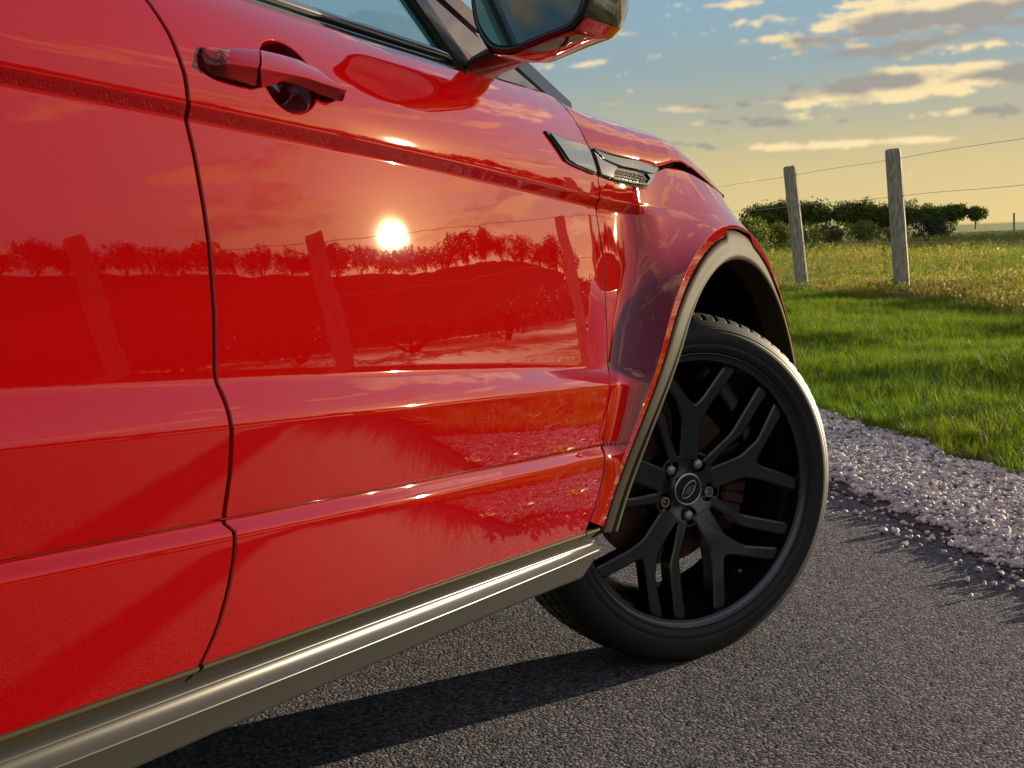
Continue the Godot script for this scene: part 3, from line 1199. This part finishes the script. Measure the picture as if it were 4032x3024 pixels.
			b.lathe([Vector2(.0088, -.0366), Vector2(.0074, -.0345), Vector2(.0045, -.0330), Vector2(.0004, -.0326)], 24, Transform3D(Basis(), c))
			part(w, "bolt", b, M.bolt)
	# centre cap with its oval badge
	b = MB.new()
	b.lathe([Vector2(.0318, -.046), Vector2(.0318, -.0325), Vector2(.0312, -.0312), Vector2(.0296, -.0306), Vector2(.0284, -.0312)], 72)
	part(w, "cap_ring", b, M.chrome)
	b = MB.new()
	b.lathe([Vector2(.0286, -.0314), Vector2(.0270, -.0306), Vector2(.0180, -.0298), Vector2(.0005, -.0296)], 72)
	part(w, "centre_cap", b, M.gloss_black)
	var tilt := deg_to_rad(48.0)
	b = MB.new()
	var ring := []
	for q in [[1.0, -.0302], [1.0, -.0288], [.965, -.0284], [.90, -.0284], [.87, -.0288], [.87, -.0302]]:
		var r := PackedVector3Array()
		for i in 64:
			var a := TAU * i / 64.0
			r.append(Basis(Vector3.BACK, tilt) * Vector3(cos(a) * (.0215 * q[0] + .0), sin(a) * (.0112 * q[0] - (1.0 - q[0]) * .006), q[1]))
		ring.append(r)
	b.grid(ring, true)
	part(w, "badge_ring", b, M.chrome)
	var font := SystemFont.new()
	font.font_names = PackedStringArray(["Droid Sans"])
	font.font_weight = 700
	for l in [["LAND", -.0028, .0026], ["ROVER", .0022, -.0030]]:
		var tm := TextMesh.new()
		tm.font = font
		tm.font_size = 32
		tm.text = l[0]
		tm.pixel_size = .00021
		tm.depth = .0008
		var o := part(w, "badge_lettering", tm, M.chrome)
		o.transform = Transform3D(Basis(Vector3.BACK, tilt), Basis(Vector3.BACK, tilt) * Vector3(l[1], l[2], -.0288))
	# valve, brake disc, caliper
	b = MB.new()
	var va := deg_to_rad(-53.5)
	b.lathe([Vector2(.0095, -.012), Vector2(.0098, .004), Vector2(.0078, .009), Vector2(.0035, .0115), Vector2(.0003, .012)], 24, Transform3D(Basis(Vector3(-sin(va), cos(va), 0), Vector3(-cos(va) * .8, -sin(va) * .8, .6).cross(Vector3(-sin(va), cos(va), 0)), Vector3(-cos(va) * .8, -sin(va) * .8, .6)), Vector3(cos(va), sin(va), 0) * .236 + Vector3(0, 0, -.062)))
	part(w, "valve_cap", b, M.gloss_black)
	b = MB.new()
	b.lathe([Vector2(.07, -.085), Vector2(.085, -.090), Vector2(.088, -.108), Vector2(.160, -.108), Vector2(.162, -.110), Vector2(.162, -.134), Vector2(.06, -.134)], 90)
	part(w, "brake_disc", b, M.rust)
	b = MB.new()
	for i in 7:
		var a := deg_to_rad(-34.0 + i * 9.0)
		b.box(Transform3D(Basis(Vector3.BACK, a), Vector3(cos(a), sin(a), 0) * .148 + Vector3(0, 0, -.112)), Vector3(.055, .026, .065), .005)
	part(w, "brake_caliper", b, M.caliper)
	return w


func car_wheels(t: Node3D) -> void:
	wheel(t, "front_wheel", Vector3(0, .357, .93), deg_to_rad(-36.95), deg_to_rad(1.71))
	var far := t.get_node("front_wheel").duplicate()
	far.name = "front_wheel_001"
	far.transform = Transform3D(Basis(Vector3.UP, PI + deg_to_rad(-33.0)), Vector3(0, .357, -.80))
	t.add_child(far)


# ------------------------------------------------------------------ ground
func across(d: float, s: float, y := 0.0) -> Vector3:     # d metres across the driveway line, s along it
	var p := EDGE * d + ALONG * s
	return Vector3(p.x, y, p.y)


func sheet(d0: float, d1: float, s0: float, s1: float, y: float) -> MB:
	var b := MB.new()
	b.quad_out(across(d0, s0, y), across(d1, s0, y), across(d1, s1, y), across(d0, s1, y), Vector3.UP)
	return b


func speckle(size: int, freq: float, sd: int, ramp: Array, type := FastNoiseLite.TYPE_CELLULAR, oct := 2) -> NoiseTexture2D:
	var n := noise(freq, oct, sd, type)
	n.cellular_return_type = FastNoiseLite.RETURN_CELL_VALUE if type == FastNoiseLite.TYPE_CELLULAR else FastNoiseLite.RETURN_DISTANCE
	var t := NoiseTexture2D.new()
	t.width = size
	t.height = size
	t.noise = n
	t.seamless = true
	if ramp.size():
		var g := Gradient.new()
		g.offsets = PackedFloat32Array(ramp[0])
		g.colors = PackedColorArray(ramp[1])
		t.color_ramp = g
	return t


func ground() -> void:
	var field := mat(rgb(.06, .075, .02), .95, 0, .2)
	field.albedo_texture = speckle(512, .02, 5, [[0, .5, 1], [Color(.55, .6, .4), Color(.8, .85, .6), Color(1, .95, .8)]], FastNoiseLite.TYPE_SIMPLEX_SMOOTH, 5)
	field.albedo_color = rgb(.20, .24, .06)
	field.uv1_triplanar = true
	field.uv1_world_triplanar = true
	field.uv1_scale = Vector3(.25, .25, .25)
	meta(part(self, "ground", sheet(-3000, 3000, -3000, 3000, -.02), field), "", "", "", "structure")
	var asphalt := mat(rgb(.25, .257, .268), .85, 0, .14)
	asphalt.albedo_texture = speckle(1024, .05, 3, [[0, .25, .5, .75, 1], [Color(.30, .30, .32), Color(.50, .50, .53), Color(.62, .62, .64), Color(.80, .79, .78), Color(1, 1, 1)]])
	var hm := noise(.05, 2, 3, FastNoiseLite.TYPE_CELLULAR)
	hm.cellular_return_type = FastNoiseLite.RETURN_DISTANCE
	var ht := NoiseTexture2D.new()
	ht.width = 1024
	ht.height = 1024
	ht.seamless = true
	ht.noise = hm
	asphalt.heightmap_enabled = true
	asphalt.heightmap_texture = ht
	asphalt.heightmap_scale = -.20
	asphalt.uv1_triplanar = true
	asphalt.uv1_world_triplanar = true
	asphalt.uv1_scale = Vector3(2.9, 2.9, 2.9)
	meta(part(self, "driveway", sheet(-5.5, 1.70, -60, 120, 0), asphalt), "", "", "", "structure")
	meta(part(self, "lay_by", sheet(1.70, 4.62, -60, -.35, 0), asphalt), "", "", "", "structure")
	var soil := mat(rgb(.07, .055, .04), .95, 0, .2)
	meta(part(self, "verge", sheet(1.66, 2.40, -.40, 120, .003), soil), "", "", "", "structure")


# ------------------------------------------------------------------ plants, fence, stones
func copies(called: String, mesh: Mesh, m: Material, where: Array, colors: Array) -> MultiMeshInstance3D:
	var mm := MultiMesh.new()
	mm.transform_format = MultiMesh.TRANSFORM_3D
	mm.use_colors = colors.size() > 0
	mm.mesh = mesh
	mm.instance_count = where.size()
	for i in where.size():
		mm.set_instance_transform(i, where[i])
		if colors.size():
			mm.set_instance_color(i, colors[i])
	var o := MultiMeshInstance3D.new()
	o.name = called
	o.multimesh = mm
	o.material_override = m
	return o


func leafy(col: Color, back: Color) -> StandardMaterial3D:
	var m := mat(col, .6, 0, .3)
	m.vertex_color_use_as_albedo = true
	m.backlight_enabled = true
	m.backlight = back
	return m


func tuft(blades: int, high: float, spread: float, lean: float, wide: float, seed_head := false) -> ArrayMesh:
	var b := MB.new()
	for i in blades:
		var a := rng.randf() * TAU
		var p := Vector3(cos(rng.randf() * TAU), 0, sin(rng.randf() * TAU)) * spread * rng.randf()
		var d := Vector3(cos(a), 0, sin(a))
		var h := high * rng.randf_range(.55, 1.1)
		var l := lean * rng.randf_range(.3, 1.3) * h
		var side := d.cross(Vector3.UP) * wide * rng.randf_range(.7, 1.2)
		var q := []
		for k in 4:
			var f := k / 3.0
			q.append(p + Vector3.UP * h * (f - .18 * f * f * l / h) + d * l * f * f)
		for k in 3:
			var w0 := side * (1.0 - k / 3.0) * (.9 if k else .7)
			var w1 := side * (1.0 - (k + 1) / 3.0)
			b.tri(q[k] - w0, q[k] + w0, q[k + 1] + w1)
			if k < 2:
				b.tri(q[k] - w0, q[k + 1] + w1, q[k + 1] - w1)
		if seed_head and i % 2 == 0:
			for k in 7:
				var c: Vector3 = q[3] + Vector3(rng.randfn(0, .006), -k * h * .03, rng.randfn(0, .006))
				b.tri(c, c + Vector3(rng.randfn(0, .010), .022, rng.randfn(0, .010)), c + Vector3(rng.randfn(0, .012), .006, rng.randfn(0, .012)))
	return b.mesh()


func scatter_xf(p: Vector3, s: float) -> Transform3D:
	return Transform3D(Basis(Vector3.UP, rng.randf() * TAU).scaled(Vector3(s, s * rng.randf_range(.8, 1.2), s)), p)


func ground_y(d: float, s: float) -> float:       # gentle lie of the grass
	return .02 * smoothstep(2.3, 4.0, d) + .11 * bumps.get_noise_2d(d * .9, s * .9) * smoothstep(2.5, 3.6, d)


var bumps := noise(.35, 3, 4)


func grass() -> void:
	# the lawn's own ground, gently uneven
	var turf := mat(rgb(.07, .10, .022), .95, 0, .2)
	for half in 2:
		var b := MB.new()
		var rows := []
		for i in 40:
			var r := PackedVector3Array()
			for j in 121:
				var d := lerpf(2.28 if half == 0 else 4.60, 14.0, i / 39.0)
				var s := lerpf(-.35, 34.0, j / 120.0) if half == 0 else lerpf(-14.0, -.35, j / 120.0)
				r.append(across(d, s, ground_y(d, s) - .004))
			rows.append(r)
		b.grid(rows)
		meta(part(self, numbered("lawn"), b, turf), "", "", "", "structure")
	var green := leafy(rgb(.62, .62, .62), rgb(.72, .78, .2))
	var kinds := [tuft(16, .085, .035, .9, .0018), tuft(16, .10, .04, 1.3, .0020), tuft(14, .07, .03, .6, .0017)]
	for k in 3:
		var where := []
		var cols := []
		for i in 24000:
			var s := rng.randf_range(-9.0, 26.0)
			if s < -1.0 and rng.randf() < .72 or s > 14.0 and rng.randf() < .4:
				continue
			var d := rng.randf_range(2.22, 6.6)
			if s < -.35 and d < 4.7:
				continue
			d = maxf(d, 2.30 + .10 * bumps.get_noise_2d(s * 3.0, 7.0) + .10 * bumps.get_noise_2d(s * 11.0, 3.0))
			where.append(Transform3D(Basis(), across(d, s, ground_y(d, s))) * scatter_xf(Vector3.ZERO, rng.randf_range(.75, 1.25) * (1.0 + .35 * bumps.get_noise_2d(d * 2.0, s * 2.0))))
			var v := rng.randf() * .5 + .5 * (.5 + bumps.get_noise_2d(d * 1.3 + 40, s * 1.3))
			cols.append(Color(.15, .285, .010).lerp(Color(.32, .40, .022), v))
		var o := copies(["grass", "grass_001", "grass_002"][k], kinds[k], green, where, cols)
		add_child(o)
		meta(o, "short mown grass between the gravel strip and the fence", "grass", "", "stuff")
	# rough grass and dry stalks by the fence and in the field
	var rough := [tuft(12, .26, .08, .7, .003), tuft(9, .38, .09, .5, .0022, true), tuft(14, .17, .08, .9, .003)]
	for k in 3:
		var where := []
		var cols := []
		for i in 22000:
			var dist := 15.0 * pow(9.0, rng.randf())
			var az := deg_to_rad(rng.randf_range(-50.0, 8.0))
			var p := Vector3(-2.57 + cos(az) * dist, 0, 1.8 + sin(az) * dist)
			var d := EDGE.dot(Vector2(p.x, p.z))
			var s := ALONG.dot(Vector2(p.x, p.z))
			if i % 9 == 0:
				s = rng.randf_range(3.0, 26.0)
				d = 6.5 + rng.randfn(0, .28)
				p = across(d, s)
			if d < 6.05 or (d < 6.5 and rng.randf() < .5):
				continue
			p.y = ground_y(d, s) if d < 13.0 else 0.0
			var patch := bumps.get_noise_2d(p.x * .35, p.z * .35)
			var near_fence := exp(-pow((d - 6.5) / .35, 2))
			var dry := rng.randf() < .22 + .5 * near_fence + .5 * patch + (.12 if k == 1 else 0.0)
			var size := rng.randf_range(.6, 1.15) * (1.0 + .9 * clampf(patch, -.3, .6)) * (1.0 - .25 * near_fence) * (.62 if d < 11.0 else .9)
			where.append(Transform3D(Basis(), p) * scatter_xf(Vector3.ZERO, size))
			cols.append(Color(.55, .42, .21).lerp(Color(.34, .26, .12), rng.randf()) if dry else Color(.15, .23, .014).lerp(Color(.31, .36, .045), rng.randf()))
		var o := copies(["rough_grass", "rough_grass_001", "rough_grass_002"][k], rough[k], green, where, cols)
		add_child(o)
		meta(o, "rough grass and dry stalks in the field beyond the fence", "grass", "", "stuff")


func stones() -> void:
	var shapes := []
	for k in 3:
		var b := MB.new()
		var sm := SphereMesh.new()
		sm.radius = .5
		sm.height = 1.0
		sm.radial_segments = 8
		sm.rings = 4
		var a := sm.get_mesh_arrays()
		var n := noise(.9, 2, 30 + k)
		var vs: PackedVector3Array = a[Mesh.ARRAY_VERTEX]
		var ids: PackedInt32Array = a[Mesh.ARRAY_INDEX]
		for i in range(0, ids.size(), 3):
			var t := []
			for j in 3:
				var p := vs[ids[i + j]]
				t.append(p * (1.0 + .55 * n.get_noise_3d(p.x * 2.2, p.y * 2.2, p.z * 2.2)) * Vector3(1, .62, .8))
			b.tri(t[0], t[1], t[2])
		shapes.append(b.mesh())
	var m := mat(rgb(.9, .9, .9), .75, 0, .4)
	m.vertex_color_use_as_albedo = true
	for k in 3:
		var where := []
		var cols := []
		for i in 36000:
			var s := rng.randf_range(-.38, 11.0)
			var w := .10 * bumps.get_noise_2d(s * 4.0, 60.0) + .06 * bumps.get_noise_2d(s * 17.0, 90.0)
			var d := 1.70 + w + rng.randf() * .60
			if rng.randf() < .012:
				d = 1.70 - absf(rng.randfn(0, .09))
			var size := .0125 * exp(rng.randfn(0, .34))
			var heap := .010 * smoothstep(1.66, 1.82, d) * (1.0 - smoothstep(2.18, 2.34, d))
			where.append(Transform3D(Basis.from_euler(Vector3(rng.randf_range(-.5, .5), rng.randf() * TAU, rng.randf_range(-.5, .5))).scaled(Vector3.ONE * size), across(d, s, .004 + heap * rng.randf_range(.2, 1.6) + size * .2)))
			var g := rng.randf()
			cols.append(Color(.36, .35, .345).lerp(Color(.70, .67, .64), g) if rng.randf() < .72 else (Color(.52, .41, .36).lerp(Color(.74, .64, .58), g) if rng.randf() < .6 else Color(.13, .13, .15)))
		var o := copies(["gravel", "gravel_001", "gravel_002"][k], shapes[k], m, where, cols)
		add_child(o)
		meta(o, "pale pinkish grey gravel strip between asphalt and lawn", "gravel", "", "stuff")


func weed(at: Vector3, size: float, label: String) -> void:
	var t := thing("weed", label, "weed", at, "weeds growing in the gravel")
	var b := MB.new()
	for i in 26:
		var a := rng.randf() * TAU
		var l := size * rng.randf_range(.4, 1.0)
		var up := rng.randf_range(.15, .8)
		var d := Vector3(cos(a), up, sin(a)).normalized()
		var w := d.cross(Vector3.UP).normalized() * l * .16
		b.tri(Vector3.ZERO, d * l * .6 + w, d * l * .6 - w)
		b.tri(d * l * .6 + w, d * l - Vector3(0, l * .12, 0), d * l * .6 - w)
	var m := leafy(rgb(.10, .20, .02), rgb(.5, .6, .2))
	m.vertex_color_use_as_albedo = false
	part(t, "leaves", b, m)


var wood: StandardMaterial3D


func fence_post(at: Vector3, high: float, lean: Vector3, label: String, wide := .15) -> void:
	var t := thing("fence_post", label, "fence post", at, "posts of the wire fence along the lawn")
	t.transform = Transform3D(Basis(Vector3.RIGHT, lean.x) * Basis(Vector3.BACK, lean.z) * Basis(Vector3.UP, lean.y), at)
	var b := MB.new()
	var rows := []
	for h in [-.1, 0.0, .3, .6, .9, 1.2, 1.5, 1.66, 1.695, 1.70]:
		var r := PackedVector3Array()
		var in_: float = .0 if h < 1.69 else .012 * (h - 1.69) / .01
		for q in [[-1, -.72], [-.72, -1], [.72, -1], [1, -.72], [1, .72], [.72, 1], [-.72, 1], [-1, .72]]:
			var wob := .004 * bumps.get_noise_3d(q[0] * 9, h * 4, q[1] * 9 + at.x)
			r.append(Vector3(q[0] * (wide * .5 - in_ + wob), h * high / 1.70, q[1] * (wide * .5 - in_ + wob)))
		rows.append(r)
	for i in rows.size() - 1:
		for j in 8:
			var out: Vector3 = rows[i][j] + rows[i][(j + 1) % 8]
			out.y = 0
			b.quad_out(rows[i][j], rows[i][(j + 1) % 8], rows[i + 1][(j + 1) % 8], rows[i + 1][j], out)
	for j in 8:
		b.tri_out(Vector3(0, high, 0), rows[-1][j], rows[-1][(j + 1) % 8], Vector3.UP)
	part(t, "post", b, wood)
	for h in [.655, 1.17, 1.59]:
		b = MB.new()
		b.box(Transform3D(Basis(), Vector3(0, h * high / 1.70, 0)), Vector3(wide * 1.03, .006, wide * 1.03), .001)
		part(t, "wire_tie", b, M.bolt)


func fence() -> void:
	wood = mat(rgb(.50, .48, .41), .85, 0, .3)
	var grain := speckle(512, .03, 9, [[0, .45, .7, 1], [Color(.45, .45, .45), Color(.8, .8, .78), Color(.95, .93, .88), Color(1, 1, 1)]], FastNoiseLite.TYPE_SIMPLEX_SMOOTH, 5)
	wood.albedo_texture = grain
	wood.uv1_triplanar = true
	wood.uv1_world_triplanar = true
	wood.uv1_scale = Vector3(2.4, .35, 2.4)
	var posts := [[Vector3(16.75, 0, -3.13), 1.72, Vector3(-.092, .5, 0), "slim grey fence post, left of the two standing on the lawn's far edge"],
		[Vector3(13.75, 0, -1.23), 1.70, Vector3(-.055, .5, 0), "grey fence post nearest the camera in view, right of the pair"],
		[Vector3(10.9, 0, .62), 1.70, Vector3(.02, .5, 0), "fence post just past the picture's right side"],
		[Vector3(7.2, 0, 3.0), 1.60, Vector3(.03, .5, .05), "fence post mirrored in the red door, rightmost of its three mirrored posts"],
		[Vector3(4.25, 0, 4.93), 1.66, Vector3(.0, .5, .10), "fence post mirrored in the red door left of the mirrored sun"],
		[Vector3(2.64, 0, 5.97), 1.80, Vector3(.0, .5, .12), "fence post mirrored in the red rear door, widest mirrored post"]]
	for p in posts:
		fence_post(p[0], p[1], p[2], p[3])
	var names := ["lowest wire of the fence along the lawn", "middle wire of the fence along the lawn", "topmost wire of the fence along the lawn"]
	var hs := [.655, 1.17, 1.59]
	for k in 3:
		var path := PackedVector3Array()
		for i in 60:
			var s := lerpf(30.0, -9.0, i / 59.0)
			path.append(across(6.42, s, hs[k] + .006 * sin(s * 1.7 + k)))
		var b := MB.new()
		b.tube(path, .0026, 5)
		var o := part(self, numbered("fence_wire"), b, M.bolt)
		meta(o, names[k], "fence wire", "wires of the fence along the lawn")
	var b2 := MB.new()
	b2.box(Transform3D(Basis(Vector3.BACK, .03), Vector3(0, .85, 0)), Vector3(.16, 1.7, .16), .02)
	var o2 := part(self, "far_post", b2, wood)
	o2.position = ray_ground(2198, 487, 135.0)
	meta(o2, "lone dark post standing far off at the field's right edge", "post")


# a spot on level ground: bearing and distance from where the photograph was taken
func bearing(az: float, dist: float, y := 0.0) -> Vector3:
	return Vector3(-2.57 + cos(deg_to_rad(az)) * dist, y, 1.80 + sin(deg_to_rad(az)) * dist)


func ray_ground(px: float, _py: float, dist: float) -> Vector3:
	return bearing(-26.0 + rad_to_deg(atan((px - 1106.0) * 1.823 / 5600.0)), dist)


func clump_mesh(leaves: int, size: float, sd: int, tone: float) -> ArrayMesh:
	var r := RandomNumberGenerator.new()
	r.seed = sd
	var b := MB.new()
	for i in leaves:
		var p := Vector3(r.randfn(), r.randfn(), r.randfn()) * .42
		var d := Vector3(r.randfn(), r.randfn() * .6, r.randfn()).normalized()
		var e := d.cross(Vector3(r.randfn(), r.randfn(), r.randfn()).normalized()).normalized()
		b.tri(p - d * size, p + e * size * .45, p + d * size)
		b.tri(p - d * size, p + d * size, p - e * size * .45)
	for i in b.v.size():
		b.c.append(Color(tone, tone, tone))
	return b.mesh()


var clump: Array = []
var leaf_mat: Dictionary = {}


func tree(called: String, label: String, category: String, group: String, at: Vector3, high: float, wide: float, base: float, col: String, clumps: int, sd: int, lobes := 5) -> void:
	var t := thing(called, label, category, at, group)
	var r := RandomNumberGenerator.new()
	r.seed = sd
	var st := SurfaceTool.new()
	st.begin(Mesh.PRIMITIVE_TRIANGLES)
	var centres := []
	for i in lobes:
		centres.append([Vector3(r.randf_range(-.32, .32) * wide, lerpf(base, high, r.randf_range(.42, .68)), r.randf_range(-.32, .32) * wide), r.randf_range(.26, .40) * wide, (high - base) * r.randf_range(.30, .42)])
	centres.append([Vector3(0, lerpf(base, high, .52), 0), .36 * wide, (high - base) * .47])
	var n := noise(.9, 2, sd)
	for i in clumps:
		var c = centres[i % centres.size()]
		var d := Vector3(r.randfn(), r.randfn(), r.randfn()).normalized() * pow(r.randf(), .28)
		var p: Vector3 = c[0] + d * Vector3(c[1], c[2], c[1])
		if p.y < base * .8 or p.y > high * 1.03 or n.get_noise_3d(p.x, p.y, p.z) < -.32:
			continue
		var k := high * .13 * r.randf_range(.6, 1.2)
		st.append_from(clump[r.randi() % clump.size()], 0, Transform3D(Basis.from_euler(Vector3(r.randf() * TAU, r.randf() * TAU, r.randf() * TAU)).scaled(Vector3.ONE * k), p))
	var o := MeshInstance3D.new()
	o.name = "crown"
	o.mesh = st.commit()
	o.material_override = leaf_mat[col]
	meta(o, "", "", "", "stuff")
	t.add_child(o)
	var b := MB.new()
	for i in 4:
		var top: Vector3 = centres[i % centres.size()][0]
		b.tube(PackedVector3Array([Vector3(0, -.05, 0), Vector3(top.x * .12, base * .9, top.z * .12), top * Vector3(.6, .9, .6), top]), wide * (.035 if i == 0 else .02), 6, .3)
	var bark := mat(rgb(.06, .05, .04), .9)
	part(t, "trunk", b, bark)


func trees() -> void:
	for k in 5:
		clump.append(clump_mesh(17, .32, 70 + k, .6 + .13 * k))
	leaf_mat = {"dark": leafy(rgb(.060, .080, .050), rgb(.3, .34, .2)), "olive": leafy(rgb(.18, .21, .045), rgb(.5, .55, .15)), "mid": leafy(rgb(.13, .17, .04), rgb(.45, .5, .15))}
	# the far row: bearing by place along the horizon, height over it
	var far := [[1655, 5.6, 8.6, "dark green domed tree at the left end of the far row"], [1705, 5.9, 6.4, "far dark tree partly behind the left fence post"], [1765, 6.0, 7.6, "tall dark far tree just right of the left fence post"], [1858, 5.6, 6.6, "wind-shaped far tree right of the gap in the row"], [1910, 5.2, 6.2, "far tree left of the right fence post"], [1962, 5.0, 6.4, "far tree just right of the right fence post"], [2018, 4.4, 6.4, "low broad far tree towards the right of the row"], [2068, 4.2, 3.4, "small round far tree, second from the right end of the row"], [2115, 3.6, 3.0, "smallest far tree with a bare stem at the right end of the row"]]
	for i in far.size():
		var f = far[i]
		tree("far_tree", f[3], "tree", "trees on the field's far side", ray_ground(f[0], 0, 250.0), f[1], f[2], .3 if i < 7 else 1.2, "mid", 620, 100 + i, 7)
	var bush := [[1650, 46.0, 1.25, 1.5, "olive", "olive bush beside the car's front wing, leftmost of the bushes"], [1690, 58.0, 1.2, 1.6, "olive", "olive bush behind the left fence post"], [1752, 60.0, 1.15, 2.2, "olive", "broad olive bush right of the left fence post"], [1815, 63.0, 1.2, 2.0, "mid", "bush in the field, middle between the two fence posts"], [1872, 66.0, 1.25, 2.0, "olive", "bush in the field, left of the right fence post"], [1925, 74.0, .95, 1.8, "olive", "low pale bush at the foot of the far trees behind the right post"], [2010, 82.0, 1.5, 2.0, "dark", "dark round bush standing alone right of the right fence post"], [2045, 95.0, 1.0, 1.6, "mid", "small bush beside the dark round bush"]]
	for i in bush.size():
		var f = bush[i]
		tree("bush", f[5], "bush", "bushes in the field", ray_ground(f[0], 0, f[1]), f[2], f[3], .05, f[4], 240, 200 + i, 4)
	# the wooded rise on the sun's side, seen in the paint
	var b := MB.new()
	var g := []
	var skyline := [6, 0.0, 12, 2.2, 17, 3.7, 20.8, 4.65, 25, 5.0, 29, 4.95, 32.5, 5.4, 36, 5.75, 40, 6.25, 44, 6.75, 48, 7.25, 51, 7.5, 55, 7.9, 70, 8.0, 90, 7.0, 112, 0.0]
	var rise := func(az: float) -> float: return maxf(425.0 * tan(deg_to_rad(lut(skyline, az) - 1.15)) + .8, -1.0)
	for q in [[250.0, 0.0], [310.0, .22], [370.0, .66], [405.0, .94], [425.0, 1.0], [460.0, .98], [560.0, .5], [640.0, 0.0]]:
		var row := PackedVector3Array()
		for i in 90:
			var az := lerpf(6.0, 112.0, i / 89.0)
			row.append(bearing(az, q[0], -1.0 + (rise.call(az) + 1.0) * q[1]))
		g.append(row)
	b.grid(g)
	meta(part(self, "hill", b, mat(rgb(.045, .055, .018), .95, 0, .2)), "", "", "", "structure")
	var words := ["first", "second", "third", "fourth", "fifth", "sixth", "seventh", "eighth", "ninth", "tenth", "eleventh", "twelfth", "thirteenth", "fourteenth", "fifteenth", "sixteenth", "seventeenth", "eighteenth", "nineteenth"]
	for i in 38:
		var az := 77.0 - i * 1.68
		var tall := i == 32
		var high: float = 11.5 + 1.6 * sin(i * 2.3) + 1.1 * sin(i * 5.1) + (5.0 if tall else 0.0)
		tree("woodland_tree", "%s tree counted from the %s end of the dark treeline mirrored in the red doors" % [words[i if i < 19 else 37 - i], "left" if i < 19 else "right"], "tree", "trees mirrored in the doors", bearing(az, 418.0 + 5.0 * sin(i * 1.7), rise.call(az) - 1.5), high, 19.0 if not tall else 12.0, .1, "dark", 300, 300 + i, 7)
	for i in 7:
		tree("hedge", "%s stretch from the left of the low field hedge mirrored below the treeline" % words[i], "hedge", "hedge mirrored in the doors", bearing(62.0 - i * 8.2, 46.0), 2.1, 8.4, .0, "dark", 420, 400 + i, 9)


func _ready() -> void:
	rng.seed = 11
	setting_camera_and_light()
	make_profile()
	materials()
	ground()
	car()
	fence()
	trees()
	grass()
	stones()
	weed(Vector3(1.12, .02, 1.52), .09, "largest leafy weed in the gravel, uppermost of the three")
	weed(Vector3(.86, .02, 1.68), .06, "small bright tuft in the gravel below the largest weed")
	weed(Vector3(.66, .02, 1.76), .045, "smallest weed at the gravel's edge by the picture's right side")
